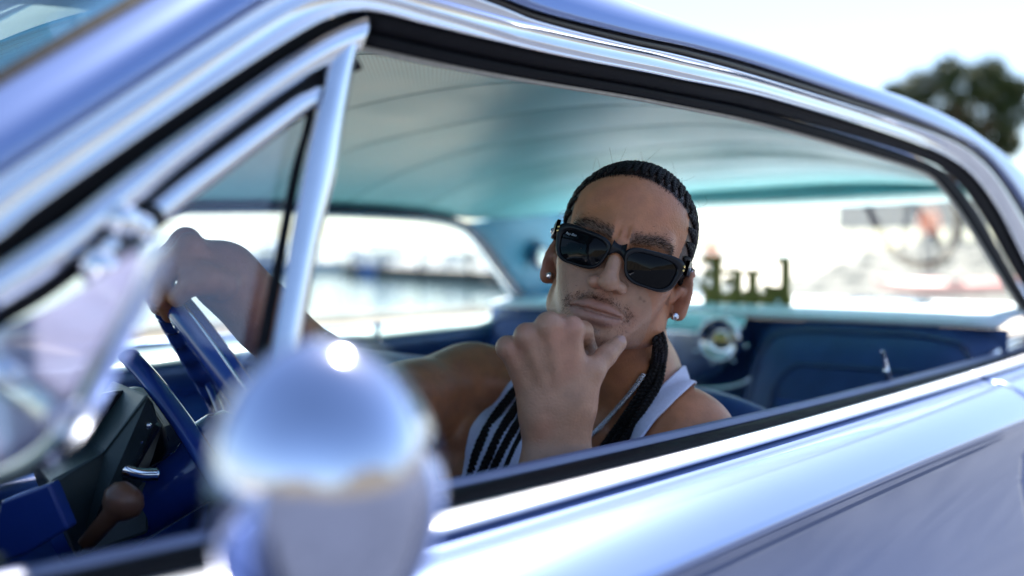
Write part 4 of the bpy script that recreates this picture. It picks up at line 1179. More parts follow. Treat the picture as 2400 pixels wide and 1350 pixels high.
# short hairs: brows, moustache, goatee, fly-aways
M['fuzz'] = mat('short_hair', (.010, .007, .006), rough=1.0, var=.1, spec=0.0)
def hairs(name, w, n, length, dirf, r=.00022):
    pr_w = np.clip(w, 0, None); pr_w = pr_w / pr_w.sum()
    ids = RNG.choice(len(BV), n, p=pr_w)
    V = []; F = []
    for q, i in enumerate(ids):
        p = BV[i] + RNG.normal(0, .0009, 3); nn = BN[i]; d = dirf(HLoc[i]); d = HR @ d
        d = d - nn * (d @ nn) * .8 + nn * .25 + RNG.normal(0, .22, 3); d /= np.linalg.norm(d)
        e = np.cross(d, nn); e /= np.linalg.norm(e) + 1e-9
        L_ = length * RNG.uniform(.6, 1.2); b = len(V)
        mid_ = p + d * L_ * .5 + nn * .0004
        V += [p + e * r, p - e * r, mid_ + e * r * .8, mid_ - e * r * .8, p + d * L_ - nn * L_ * .15]
        F += [(b, b + 1, b + 3, b + 2), (b + 2, b + 3, b + 4, b + 4)]
    F = [tuple(dict.fromkeys(f)) for f in F]
    return mesh(name, V, F, M['fuzz'], person)
facef = headm & (f_ > .03)
hairs('eyebrows', brow * (np.abs(f_) > .03), 900, .0045, lambda p: np.array([np.sign(p[0]) * .9, .45 - 14 * max(0, abs(p[0]) - .03), -.2]), .00013)
hairs('moustache', must * (lipw < .2), 1300, .0024, lambda p: np.array([np.sign(p[0] + 1e-6) * .6, -.9, 0]), .00012)
hairs('goatee', goat * (lipw < .2), 900, .0028, lambda p: np.array([0, -1., .1]), .00012)
hl_w = headm * (u_ > .0) * np.exp(-((th_ - hair_edge(l_)) / .045) ** 2) * (~ear_m)
hairs('hairline_fuzz', hl_w, 1500, .0085, lambda p: np.array([0, .75, -.65]), .00013)
fl = MB()
for _ in range(22):
    a = RNG.uniform(.7, 2.4); l0 = RNG.uniform(-.075, .075); sq = math.sqrt(max(.05, 1 - (l0 / cr[0]) ** 2))
    p = np.array([l0, cu + cr[1] * sq * math.sin(a), cf + cr[2] * sq * math.cos(a)]); nn = (p - np.array([0, cu, cf])) / cr ** 2; nn /= np.linalg.norm(nn)
    q = p + nn * RNG.uniform(.006, .018) + RNG.normal(0, .006, 3); r2 = q + nn * RNG.uniform(-.002, .012) + RNG.normal(0, .01, 3)
    fl.tube([hw(x) for x in catmull([p, q, r2], 8)], .00014, 3, cap=False)
for _ in range(16):
    p = np.array([-.074, RNG.uniform(-.01, .03), RNG.uniform(.0, .035)]); q = p + np.array([-.007, RNG.uniform(-.006, .006), .004]); r2 = q + np.array([RNG.uniform(-.006, .004), RNG.uniform(-.012, .008), .006])
    fl.tube([hw(x) for x in catmull([p, q, r2], 8)], .00014, 3, cap=False)
fl = fl.build('flyaway_hair', M['hair'], person); tag(fl, kind='stuff')
# thumb nail
M['nail'] = mat('nail', (.52, .30, .24), rough=.25, var=.05)
tn = (thL[3] - thL[2]); tn /= np.linalg.norm(tn); nu = -FWD * .75 + UPV * .55 + RGT * .25; nu -= tn * (nu @ tn); nu /= np.linalg.norm(nu); nv = np.cross(tn, nu)
MB().grid([[thL[3] + tn * (.006 * math.cos(t) - .001) * q + nv * .0055 * math.sin(t) * q + nu * (.0091 - .0024 * (math.sin(t) * q) ** 2) for t in np.linspace(0, 2 * math.pi, 20, endpoint=False)] for q in (1, .7, .35, .02)], close_v=True).build('thumb_nail', M['nail'], person)

# --- sunglasses
GR = rotz(-.04)
def gl(l, u, df=0.0):
    v = GR @ np.array([l, u, 0]); l, u = v[0], v[1]
    return hw((l + .001, u - .0170, .1045 - 3.6 * l * l + .10 * u + df))
def rounded(pts, n=56, r=.3):
    c = []
    m = len(pts)
    for i in range(m):
        p0, p1, p2 = np.array(pts[i - 1]), np.array(pts[i]), np.array(pts[(i + 1) % m])
        a = p1 + (p0 - p1) * r; b = p1 + (p2 - p1) * r
        for t in np.linspace(0, 1, n // m): c.append(a * (1 - t) ** 2 + 2 * p1 * t * (1 - t) + b * t * t)
    return np.array(c)
M['acetate'] = mat('black_acetate', (.008, .008, .010), rough=.33, var=.1, spec=.25)
M['lens'] = mat('dark_lens', (.004, .004, .005), rough=.03, var=.05, rvar=.01, spec=.14)
shades = empty('sunglasses', tuple(gl(0, 0)))
tag(shades, 'black square sunglasses with dark lenses worn by the driver', 'sunglasses')
for s in (-1, 1):
    inner = rounded([(s * .0090, .0120), (s * .0695, .0170), (s * .0635, -.0190), (s * .0185, -.0200)], 56, .40)
    outer = rounded([(s * .0045, .0160), (s * .0785, .0235), (s * .0668, -.0215), (s * .0160, -.0226)], 56, .34)
    fr_rows = [[gl(a, b, .0018) for a, b in inner], [gl(a, b, .0027) for a, b in inner * .5 + outer * .5], [gl(a, b, .0016) for a, b in outer], [gl(a, b, -.0025) for a, b in outer], [gl(a, b, -.0025) for a, b in inner]]
    MB().grid(fr_rows, close_u=True, close_v=True).build('frame', M['acetate'], shades)
    cpt = inner.mean(0)
    ln = [[gl(*(cpt + (p - cpt) * k_), .0005 + .0030 * (1 - k_ * k_)) for p in inner] for k_ in (1.02, .8, .6, .4, .2, .02)]
    lens = MB().grid(ln, close_v=True).build('lens', M['lens'], shades)
    hing = gl(s * .0760, .0150, -.002)
    tp = catmull([hing, hw((s * .0805, -.002, .055)), hw((s * .0805, -.001, .02)), hw((s * .0800, .000, -.012)), hw((s * .0765, -.020, -.036)), hw((s * .0740, -.036, -.046))], 40)
    rows = []
    for i, c in enumerate(tp):
        h_ = .0085 - .0040 * min(1, i / 22); w_ = .0022
        rows.append([c + HU * h_ + HL * w_, c + HU * h_ - HL * w_, c - HU * h_ - HL * w_, c - HU * h_ + HL * w_])
    MB().grid(rows, close_v=True).build('temple', M['acetate'], shades)
    rv = MB(); c0 = gl(s * .0735, .0125, .0022)
    rv.sphere(c0 + HU * .0022, .0016, 8); rv.sphere(c0 - HU * .0022, .0016, 8); rv.build('rivet', M['amber'], shades)
    tl = MB(); c1 = tp[5] + HL * s * .0026; dd = tp[9] - tp[5]
    tl.tube([c1, c1 + dd], .0022, 8); tl.build('temple_emblem', M['steel'], shades)
br = [[gl(l, .0165 - .003 * (1 - (l / .007) ** 2), d_) for l in np.linspace(-.0075, .0075, 9)] for d_ in (.0032, -.0025)]
br2 = [[gl(l, .0010 + .003 * (1 - (l / .007) ** 2), d_) for l in np.linspace(-.0095, .0095, 9)] for d_ in (-.0025, .0032)]
MB().grid(br + br2, close_u=True).build('bridge', M['acetate'], shades)
# maker's script on the right lens corner
M['print'] = mat('white_print', (.40, .42, .44), rough=.4)
tc_ = bpy.data.curves.new('lens_script', 'FONT'); tc_.body = 'Ray-Ban'; tc_.size = .0040; tc_.extrude = .0001; tc_.shear = .2
to = bpy.data.objects.new('lens_script', tc_); COL.objects.link(to)
dg = bpy.context.evaluated_depsgraph_get(); tme = bpy.data.meshes.new_from_object(to.evaluated_get(dg))
bpy.data.objects.remove(to)
tv = np.array([v.co[:] for v in tme.vertices]); tf = [list(p.vertices) for p in tme.polygons]
tw = np.array([gl(-.0630 + v[0], .0085 + v[1], .0030 + v[2]) for v in tv])
mesh('lens_script', tw, tf, M['print'], shades, smooth=False)

# --- ear studs and chain
M['gem'] = mat('clear_stone', (.9, .92, .95), rough=.03, metal=.85, var=.02)
for s, lab in ((-1, 'clear stone stud in the ear beside the far rear pillar'), (1, 'clear stone stud in the ear nearer the rear window')):
    c = np.array([s * .0800, -.047 if s < 0 else -.053, .001])
    st_ = empty('ear_stud', tuple(hw(c))); tag(st_, lab, 'earring', 'ear studs')
    axs = HR @ np.array([s * .75, 0, .66])
    MB().lathe([(.0044, -.004), (.0046, 0), (.0042, .001)], hw(c), axs, 14).build('setting', M['steel'], st_)
    MB().lathe([(.0040, .0005), (.0040, .0018), (.0024, .0034), (.0001, .0035)], hw(c), axs, 8, cap=False).build('stone', M['gem'], st_, smooth=False)
chp = catmull(marchn([(1508, 878), (1490, 905), (1462, 940), (1428, 978), (1402, 1005), (1381, 1026), (1360, 1060), (1335, 1100), (1300, 1130), (1265, 1120), (1235, 1060), (1236, 1000)], .0035), 150)
nk = MB()
for i in range(0, 149):
    c = (chp[i] + chp[i + 1]) / 2; T = chp[i + 1] - chp[i]; L_ = np.linalg.norm(T); T /= L_
    a_ = np.cross(T, -FWD); a_ /= np.linalg.norm(a_); b_ = np.cross(T, a_)
    if i % 2: a_ = b_
    lp_ = [c + T * L_ * .85 * math.cos(t) + a_ * .0027 * math.sin(t) for t in np.linspace(0, 2 * math.pi, 9)]
    nk.tube(lp_, .0010, 4, cap=False)
chain = nk.build('neck_chain', M['steel'])
tag(chain, 'thin silver rope chain hanging round the driver neck', 'necklace')
# ================================================================== THE PLACE AROUND
def img_noise_mat(name, c1, c2, scale, rough=.9, bump=.3, spec=.3, detail=8):
    m = bpy.data.materials.new(name); m.use_nodes = True
    N = m.node_tree.nodes; L = m.node_tree.links; b = N['Principled BSDF']
    tc = N.new('ShaderNodeTexCoord'); nz = N.new('ShaderNodeTexNoise'); nz.inputs['Scale'].default_value = scale; nz.inputs['Detail'].default_value = detail
    L.new(tc.outputs['Object'], nz.inputs['Vector'])
    cr_ = N.new('ShaderNodeValToRGB'); cr_.color_ramp.elements[0].position = .3; cr_.color_ramp.elements[1].position = .7
    cr_.color_ramp.elements[0].color = (*c1, 1); cr_.color_ramp.elements[1].color = (*c2, 1)
    L.new(nz.outputs[0], cr_.inputs[0]); L.new(cr_.outputs[0], b.inputs['Base Color'])
    b.inputs['Roughness'].default_value = rough; b.inputs['Specular IOR Level'].default_value = spec
    bp = N.new('ShaderNodeBump'); bp.inputs['Strength'].default_value = bump; L.new(nz.outputs[0], bp.inputs['Height']); L.new(bp.outputs[0], b.inputs['Normal'])
    return m
M['concrete'] = img_noise_mat('pale_concrete', (.34, .30, .245), (.46, .415, .35), .8)
M['rock'] = img_noise_mat('pale_gravel', (.055, .052, .045), (.12, .112, .098), 1.4)
M['quay'] = img_noise_mat('quay_stone', (.25, .24, .22), (.42, .40, .37), 2.0)
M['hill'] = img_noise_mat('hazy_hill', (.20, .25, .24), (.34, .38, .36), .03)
M['asphalt'] = img_noise_mat('asphalt', (.035, .042, .060), (.065, .075, .10), 3.0)
# land sheet with a straight quay on the marina side
SH = [(-900, 12), (24, 12), (24 + 848, 12 + 530)]
land = [(-900, -900), (1200, -900), (1200, 745)] + SH[::-1]
g_ = MB(); nL = len(land)
g_.add([[x, y, 0] for x, y in land] + [[x, y, -2.5] for x, y in land], [list(range(nL))] + [[i, nL + i, nL + (i + 1) % nL, (i + 1) % nL] for i in range(nL)])
ground = g_.build('ground', M['concrete'], None, smooth=False); tag(ground, kind='structure')
road = MB().add([[-900, -16.5, .004], [1200, -16.5, .004], [1200, 3.2, .004], [-900, 3.2, .004]], [[0, 1, 2, 3]]).build('road', M['asphalt'], None, smooth=False); tag(road, kind='structure')
# a kerb along the quay
kb_ = MB()
for (a, b) in ((SH[0], SH[1]), (SH[1], SH[2])):
    d = np.array(b) - np.array(a); L_ = np.linalg.norm(d); d = d / L_; n_ = np.array([d[1], -d[0]])
    a_ = np.array(a); b_ = a_ + d * min(L_, 950)
    q = [a_, b_, b_ + n_ * .35, a_ + n_ * .35]
    kb_.add([[x, y, .004] for x, y in q] + [[x, y, .14] for x, y in q], [[0, 1, 5, 4], [1, 2, 6, 5], [2, 3, 7, 6], [3, 0, 4, 7], [4, 5, 6, 7]])
tag(kb_.build('kerb', M['quay'], None, smooth=False), kind='structure')
WZ = -.85
M['water'] = mat('harbour_water', (.05, .09, .11), rough=.10, var=.1, vscale=.02, rvar=.03, spec=.6)
wm = M['water'].node_tree; wb = wm.nodes['Principled BSDF']
wnz = wm.nodes.new('ShaderNodeTexNoise'); wnz.inputs['Scale'].default_value = .7; wnz.inputs['Detail'].default_value = 4
wtc = wm.nodes.new('ShaderNodeTexCoord'); wm.links.new(wtc.outputs['Object'], wnz.inputs['Vector'])
wbp = wm.nodes.new('ShaderNodeBump'); wbp.inputs['Strength'].default_value = .25; wbp.inputs['Distance'].default_value = .12
wm.links.new(wnz.outputs[0], wbp.inputs['Height']); wm.links.new(wbp.outputs[0], wb.inputs['Normal'])
tag(MB().add([[-1500, 5, WZ], [2500, 5, WZ], [2500, 2500, WZ], [-1500, 2500, WZ]], [[0, 1, 2, 3]]).build('water', M['water'], None, smooth=False), kind='structure')
# far shore and hills all round
def ridge(name, R0, a0, a1, h, seed, m):
    rng = np.random.default_rng(seed); n = 120
    A = np.linspace(a0, a1, n); ph = rng.uniform(0, 6, 6)
    H = h * (.55 + .25 * np.sin(A * 5 + ph[0]) + .15 * np.sin(A * 13 + ph[1]) + .08 * np.sin(A * 31 + ph[2]))
    rows = []
    for t in np.linspace(0, 1, 6):
        r = R0 + 160 * t
        rows.append(np.stack([r * np.cos(A), r * np.sin(A), -1.5 + (H + 1.5) * math.sin(t * math.pi / 2)], 1))
    return tag(MB().grid(rows).build(name, m, None), kind='structure')
ridge('hills', 900, .35, 2.6, 34, 1, M['hill'])
ridge('hills', 1000, -3.0, .1, 40, 2, M['hill'])

M['scrub'] = img_noise_mat('dry_scrub', (.05, .045, .03), (.16, .135, .095), .35)
er = np.random.default_rng(11); en = er.normal(0, 1, (8, 120)); XB = np.linspace(-120, 160, 120)
ec_ = catmull([(160, -17), (60, -17), (0, -17), (-22, -16), (-38, -8), (-44, 3), (-44, 11)], 120)
en_ = np.gradient(ec_, axis=0); en_ = np.stack([en_[:, 1], -en_[:, 0]], 1); en_ /= np.linalg.norm(en_, axis=1)[:, None]
en_ = -en_ if (en_[0] @ np.array([0, 1.])) > 0 else en_
eb = [np.concatenate([ec_ + en_ * 9 * t, (-.1 + 5.6 * (t ** 1.3) * (.7 + .3 * np.sin(np.arange(120) * .31)) + .35 * en[i] * t)[:, None]], 1) for i, t in enumerate(np.linspace(0, 1, 8))]
tag(MB().grid(eb).build('unseen_embankment', M['scrub'], None), kind='structure')  # added out of view, gives chrome, mirror and door a dark band to reflect
def at_px(px, dist, z=0.0):
    """ground point lying in the direction of photo column px, dist metres off"""
    a = YAW - math.atan((px - 1200) / FPX)
    return np.array([CAM[0] + dist * math.cos(a), CAM[1] + dist * math.sin(a), z])
M['white'] = mat('white_gelcoat', (.80, .80, .78), rough=.25, coat=.4, var=.04, vscale=1)
M['bluecanvas'] = mat('blue_canvas', (.05, .13, .36), rough=.85, var=.15, vscale=3)
M['window'] = mat('dark_window', (.02, .03, .04), rough=.08, var=.1)
M['wood'] = mat('grey_timber', (.30, .25, .20), rough=.85, var=.25, vscale=3)
M['alu'] = mat('mast_aluminium', (.62, .63, .64), rough=.35, metal=.8)
M['tar'] = mat('tarred_pile', (.05, .045, .04), rough=.85, var=.25, vscale=4)
# floating dock and its piles
dk0, dk1 = at_px(800, 108, WZ), at_px(1330, 52, WZ)
dd = dk1 - dk0; dL = np.linalg.norm(dd); du = dd / dL; dn = np.array([-du[1], du[0], 0])
dock = empty('floating_dock', tuple(dk0)); tag(dock, 'long low floating dock lying across the water', 'dock')
NPL = 44
for i in range(NPL):
    a = dk0 + du * (dL * i / NPL + .02); b = dk0 + du * (dL * (i + 1) / NPL - .02)
    q = [a, b, b + dn * 2.4, a + dn * 2.4]
    MB().add([[*v[:2], WZ + .82] for v in q] + [[*v[:2], WZ + .96] for v in q], [[0, 1, 5, 4], [1, 2, 6, 5], [2, 3, 7, 6], [3, 0, 4, 7], [4, 5, 6, 7]]).build('plank', M['concrete'], dock, smooth=False)
q = [dk0 + dn * .12, dk1 + dn * .12, dk1 + dn * 2.28, dk0 + dn * 2.28]
MB().add([[*v[:2], WZ - .2] for v in q] + [[*v[:2], WZ + .81] for v in q], [[0, 1, 5, 4], [1, 2, 6, 5], [2, 3, 7, 6], [3, 0, 4, 7]]).build('float', M['tar'], dock, smooth=False)
PILEN = ['nearest the rear corner of the window', 'second from the rear corner of the window', 'in the middle of the dock', 'second from the far end of the dock', 'at the far end of the dock']
for i, t in enumerate((.93, .74, .54, .34, .12)):
    c = dk0 + du * dL * t - dn * .25
    pl_ = empty('mooring_pile', (c[0], c[1], WZ)); tag(pl_, 'dark timber mooring pile ' + PILEN[i], 'pile', 'mooring piles along the dock')
    MB().lathe([(.16, -1.5), (.15, 2.2)], (c[0], c[1], WZ), (0, 0, 1), 12).build('post', M['tar'], pl_)
    MB().lathe([(.20, 2.2), (.20, 2.3), (.01, 2.55)], (c[0], c[1], WZ), (0, 0, 1), 12).build('cap', M['white'], pl_)
def boat(px, dist, ang, L_, kind, label, canvas=True, mast=11):
    c = at_px(px, dist, WZ)
    r = empty('sailboat' if kind == 's' else 'motorboat', tuple(c), ang)
    tag(r, label, 'boat', 'boats moored in the marina')
    W = L_ * .15; st = np.linspace(-1, 1, 15)
    def half(t): return W * (1 - max(0, t) ** 2.2) * (1 - .18 * max(0, -t) ** 3) + .02
    fb = L_ * .105
    rows = []
    for t in st:
        w = half(t); z1 = fb * (1 + .25 * max(0, t) ** 2)
        rows.append([[t * L_ / 2, -w, z1], [t * L_ / 2 * .985, -w * .85, z1 * .35], [t * L_ / 2 * .95, -w * .3, -.3], [t * L_ / 2 * .95, w * .3, -.3], [t * L_ / 2 * .985, w * .85, z1 * .35], [t * L_ / 2, w, z1]])
    h = MB().grid(rows); rows = np.array(rows)
    h.F.append([0, 1, 2, 3, 4, 5])
    h.build('hull', M['bluecanvas'] if (px % 3 == 0) else M['white'], r, world=False)
    MB().grid([rows[:, 0] * np.array([1, .96, 1]), rows[:, 5] * np.array([1, .96, 1])]).build('deck', M['white'], r, world=False, solid=.04)
    stp = rows[:, [0, 5]] * np.array([1, 1.006, 1]) - np.array([0, 0, fb * .22])
    for sd in (0, 1):
        MB().grid([stp[:, sd], stp[:, sd] - np.array([0, 0, fb * .18])]).build('stripe', M['bluecanvas'], r, world=False, solid=.01)
    if kind == 's':
        cab = MB(); a, b = -L_ * .12, L_ * .22
        cab.add([[a, -W * .55, fb], [b, -W * .4, fb * 1.1], [b, W * .4, fb * 1.1], [a, W * .55, fb], [a, -W * .45, fb + .55], [b - .5, -W * .3, fb + .45], [b - .5, W * .3, fb + .45], [a, W * .45, fb + .55]],
                [[0, 1, 5, 4], [1, 2, 6, 5], [2, 3, 7, 6], [3, 0, 4, 7], [4, 5, 6, 7]])
        cab.build('cabin', M['white'], r, world=False, smooth=False)
        for k_ in range(3):
            x = a + .3 + k_ * (b - a) * .25
            for sd in (-1, 1):
                MB().box((x, sd * W * .53 - .02, fb + .2), (x + .5, sd * W * .53 + .02, fb + .38)).build('port', M['window'], r, world=False, smooth=False)
        MB().lathe([(.09, 0), (.06, mast)], (L_ * .06, 0, fb + .3), (0, 0, 1), 10).build('mast', M['alu'], r, world=False)
        MB().tube([[L_ * .06, 0, fb + 1.3], [-L_ * .34, 0, fb + 1.25]], .07, 8).build('boom', M['alu'], r, world=False)
        MB().tube([[L_ * .05, 0, fb + 1.48], [-L_ * .15, 0, fb + 1.5], [-L_ * .33, 0, fb + 1.38]], [.22, .2, .12], 10).build('sail_cover', M['bluecanvas'], r, world=False)
        for e in (L_ * .49, -L_ * .48):
            MB().tube([[L_ * .06, 0, fb + mast], [e, 0, fb]], .015, 4).build('stay', M['alu'], r, world=False)
    else:
        a, b = -L_ * .28, L_ * .18
        MB().add([[a, -W * .7, fb], [b, -W * .55, fb], [b, W * .55, fb], [a, W * .7, fb], [a, -W * .62, fb + 1.3], [b - 1.0, -W * .45, fb + 1.2], [b - 1.0, W * .45, fb + 1.2], [a, W * .62, fb + 1.3]],
                 [[0, 1, 5, 4], [1, 2, 6, 5], [2, 3, 7, 6], [3, 0, 4, 7], [4, 5, 6, 7]]).build('cabin', M['white'], r, world=False, smooth=False)
        for k_ in range(3):
            x = a + .3 + k_ * 1.1
            for sd in (-1, 1):
                MB().box((x, sd * W * .655 - .05, fb + .65), (x + .85, sd * W * .655 + .05, fb + 1.05)).build('window', M['window'], r, world=False, smooth=False)
        MB().box((b - 1.02, -W * .4, fb + .5), (b - .55, W * .4, fb + 1.0)).build('windscreen', M['window'], r, world=False, smooth=False)
        cv = [[[x, W * .66 * math.cos(t), fb + 1.75 + .35 * math.sin(t)] for t in np.linspace(0, math.pi, 9)] for x in (a - .9, a + 1.6)]
        MB().grid(cv).build('canopy', M['bluecanvas'] if canvas else M['white'], r, world=False, solid=.03)
        for x in (a - .8, a + 1.5):
            for sd in (-1, 1):
                MB().tube([[x, sd * W * .62, fb + .2], [x, sd * W * .62, fb + 1.8]], .02, 5).build('canopy_pole', M['alu'], r, world=False)
    return r
boat(930, 98, .3, 10.5, 'm', 'large white motorboat under a blue canopy in mid window')
boat(800, 125, 2.9, 10, 's', 'white sailboat with blue sail cover beside the division post')
boat(1010, 112, .5, 9, 's', 'white sailboat just right of the blue canopied motorboat')
boat(1090, 88, .2, 9, 'm', 'small white motorboat with white top near the window corner', canvas=False)
boat(1140, 120, .4, 11, 's', 'tall white sailboat in the rear corner of the window', mast=13)
boat(600, 118, 3.0, 10, 'm', 'white motorboat with blue canopy framed by the vent window')
boat(690, 140, .3, 10, 's', 'white sailboat hidden partly by the dark post seal')
boat(520, 130, .1, 11, 's', 'white sailboat seen above the wrist on the wheel')
boat(870, 150, .2, 12, 'm', 'distant white motorboat behind the blue canopied one', canvas=False)
boat(745, 160, .4, 12, 's', 'farthest white sailboat near the chrome division post', mast=14)

# ---- behind the car: gravel bank, walkers, a red kayak, a bicycle, a dark fence, a tree
bx0 = 21.0
nx, ny = 70, 90
bank = []
rngb = np.random.default_rng(5)
nzb = rngb.normal(0, 1, (nx, ny))
for i in range(nx):
    x = bx0 + 26 * i / (nx - 1); row = []
    for j in range(ny):
        y = -34 + 47 * j / (ny - 1) * min(1, 1)
        s = min(1, max(0, (x - bx0) / 9)); e = min(1, max(0, (13 - y) / 3))
        row.append([x, y, -.05 + e * (1.45 * (s * s * (3 - 2 * s)) + .05 * nzb[i, j] * s)])
    bank.append(row)
bank_o = MB().grid(bank).build('gravel_bank', M['rock'], None); tag(bank_o, kind='structure')
def bank_z(p):
    s = min(1, max(0, (p[0] - bx0) / 9)); e = min(1, max(0, (13 - p[1]) / 3)); return -.05 + e * 1.45 * (s * s * (3 - 2 * s))
# boulders strewn over the bank
bs = MB(); rb_ = random.Random(3)
for _ in range(420):
    x = bx0 + rb_.uniform(.5, 16); y = rb_.uniform(-6, 12.5); r_ = rb_.uniform(.08, .26)
    V = []
    base = bs.n
    ico = [(0, 0, 1), (.89, 0, .45), (.28, .85, .45), (-.72, .53, .45), (-.72, -.53, .45), (.28, -.85, .45), (.72, .53, -.45), (-.28, .85, -.45), (-.89, 0, -.45), (-.28, -.85, -.45), (.72, -.53, -.45), (0, 0, -1)]
    fc = [(0, 1, 2), (0, 2, 3), (0, 3, 4), (0, 4, 5), (0, 5, 1), (1, 6, 2), (2, 7, 3), (3, 8, 4), (4, 9, 5), (5, 10, 1), (6, 7, 2), (7, 8, 3), (8, 9, 4), (9, 10, 5), (10, 6, 1), (11, 7, 6), (11, 8, 7), (11, 9, 8), (11, 10, 9), (11, 6, 10)]
    for v in ico: V.append([x + v[0] * r_ * rb_.uniform(.7, 1.3), y + v[1] * r_ * rb_.uniform(.7, 1.3), bank_z((x, y)) + v[2] * r_ * rb_.uniform(.5, .9)])
    bs.add(V, fc)
tag(bs.build('rubble', M['rock'], None, smooth=False), 'pale stones scattered over the gravel bank', kind='stuff')

def walker(px, dist, shirt, trousers, label, seed, height=1.72):
    c = at_px(px, dist); c[2] = bank_z(c)
    s = height / 1.72
    root = empty('person', tuple(c)); tag(root, label, 'person', 'people on the gravel bank')
    f = np.array([-math.cos(YAW), -math.sin(YAW), 0]); l = np.array([-f[1], f[0], 0]); u = np.array([0, 0, 1.])
    W_ = lambda a, b, d: c + (l * a + u * b + f * d) * s
    S = Sdf(); g = S.group()
    g.append(ell(W_(0, 1.60, .02), np.array([.078, .11, .095]) * s, None, .01)); g.append(cone(W_(0, 1.52, 0), W_(0, 1.40, 0), .055 * s, .06 * s, .02))
    g.append(ell(W_(0, 1.22, 0), np.array([.15, .15, .26]) * s, None, .04)); g.append(ell(W_(0, .98, 0), np.array([.15, .15, .16]) * s, None, .06))
    for q in (-1, 1):
        g.append(cone(W_(q * .17, 1.40, 0), W_(q * .24, 1.14, .0), .052 * s, .042 * s, .03)); g.append(cone(W_(q * .24, 1.14, 0), W_(q * .22, .92, .10), .042 * s, .030 * s, .02))
        g.append(ell(W_(q * .22, .86, .13), np.array([.035, .035, .05]) * s, None, .02))
        g.append(cone(W_(q * .09, .95, 0), W_(q * .10, .50, .03 * q), .085 * s, .056 * s, .03)); g.append(cone(W_(q * .10, .50, .03 * q), W_(q * .10, .08, -.02), .056 * s, .04 * s, .02))
        g.append(cone(W_(q * .10, .05, -.03), W_(q * .11, .04, .16), .045 * s, .035 * s, .02))
    V, F = surface_nets(S.g, c - np.array([.45, .45, .05]), c + np.array([.45, .45, 1.85]), .022, 10)
    h = V[:, 2] - c[2]
    colr = np.tile(np.array([.38, .22, .15]), (len(V), 1))
    colr[h > 1.58 * s] = (.03, .02, .02)
    fc = ((V - c) @ f) > .06; colr[(h > 1.5 * s) & (h < 1.66 * s) & fc] = (.40, .24, .17)
    np_mesh('body', V, F, [M['skin_far']], root, colr)
    N_ = normals(V, F)
    def cloth(name, sel, col_m):
        fs_ = sel[F].all(1); us = np.unique(F[fs_]); rm = -np.ones(len(V), int); rm[us] = np.arange(len(us))
        np_mesh(name, V[us] + N_[us] * .016, rm[F[fs_]], [col_m], root)
    cloth('shirt', (h > .90 * s) & (h < 1.46 * s), shirt)
    cloth('trousers', (h < .97 * s) & (h > .12 * s) & (np.abs((V - c) @ l) < .2), trousers)
    return root
M['skin_far'] = mat('skin_distant', (1, 1, 1), rough=.6, attr='Col')
M['orange'] = mat('orange_cloth', (.78, .17, .03), rough=.8)
M['darkcloth'] = mat('dark_cloth', (.03, .03, .06), rough=.85)
M['redpaint'] = mat('red_plastic', (.60, .08, .07), rough=.35, coat=.3)
walker(2176, 27, M['orange'], M['darkcloth'], 'person in orange top and dark trousers standing on the bank by the red kayak', 1)
walker(1668, 30, M['orange'], mat('pale_cloth', (.5, .5, .48), rough=.9), 'person in orange top and pale trousers seen just past the driver head', 2)
# red kayak on the bank
kc = at_px(2235, 24.5); kc[2] = bank_z(kc) + .16
ky = empty('kayak', tuple(kc), R(118)); tag(ky, 'red kayak lying on the gravel bank beside the person in orange', 'kayak')
kr = []
for t in np.linspace(-1, 1, 21):
    w = .33 * (1 - abs(t) ** 2.4) + .01; r_ = .34 * (abs(t) ** 4)
    kr.append([[t * 1.7, w * math.cos(a), r_ * .5 + .17 * math.sin(a) * (1 if a < math.pi else 1.0) * (1 - abs(t) ** 3 * .6)] for a in np.linspace(0, 2 * math.pi, 16, endpoint=False)])
MB().grid(kr, close_v=True).build('hull', M['redpaint'], ky, world=False)
MB().lathe([(.24, .165), (.27, .20), (.23, .21), (.20, .14)], (0, 0, 0), (0, 0, 1), 24, cap=False).build('cockpit_rim', M['black'], ky, world=False)
# bicycle leaning on the bank
bc = at_px(1722, 17.5); bc[2] = 0
bk = empty('bicycle', tuple(bc), R(35)); tag(bk, 'dark bicycle standing behind the car, seen past the driver head', 'bicycle')
for x in (-.52, .52):
    w = empty('wheel', (x, 0, .34), parent=bk)
    MB().tube([[.33 * math.cos(a), 0, .33 * math.sin(a)] for a in np.linspace(0, 2 * math.pi, 40)], .022, 8, cap=False).build('tyre', M['tyre'], w, world=False)
    sp2 = MB()
    for k_ in range(12): sp2.tube([[0, 0, 0], [.31 * math.cos(k_ * math.pi / 6), 0, .31 * math.sin(k_ * math.pi / 6)]], .004, 4)
    sp2.build('spokes', M['alu'], w, world=False)
fr2 = MB()
for a, b in (((-.52, 0, .34), (-.1, 0, .30)), ((-.52, 0, .34), (-.2, 0, .80)), ((-.1, 0, .30), (-.22, 0, .92)), ((-.1, 0, .30), (.36, 0, .78)), ((-.2, 0, .80), (.33, 0, .86)), ((.33, 0, .95), (.52, 0, .34))):
    fr2.tube([a, b], .022, 8)
fr2.build('frame', M['black'], bk, world=False)
MB().sphere((-.23, 0, .96), (.14, .06, .035), 12).build('saddle', M['black'], bk, world=False)
MB().tube(catmull([(.28, -.28, 1.02), (.36, -.15, 1.02), (.34, 0, .98), (.36, .15, 1.02), (.28, .28, 1.02)], 20), .014, 8).build('handlebar', M['alu'], bk, world=False)
MB().lathe([(.09, -.01), (.09, .01)], (-.1, 0, .30), (0, 1, 0), 20).build('chainring', M['alu'], bk, world=False)
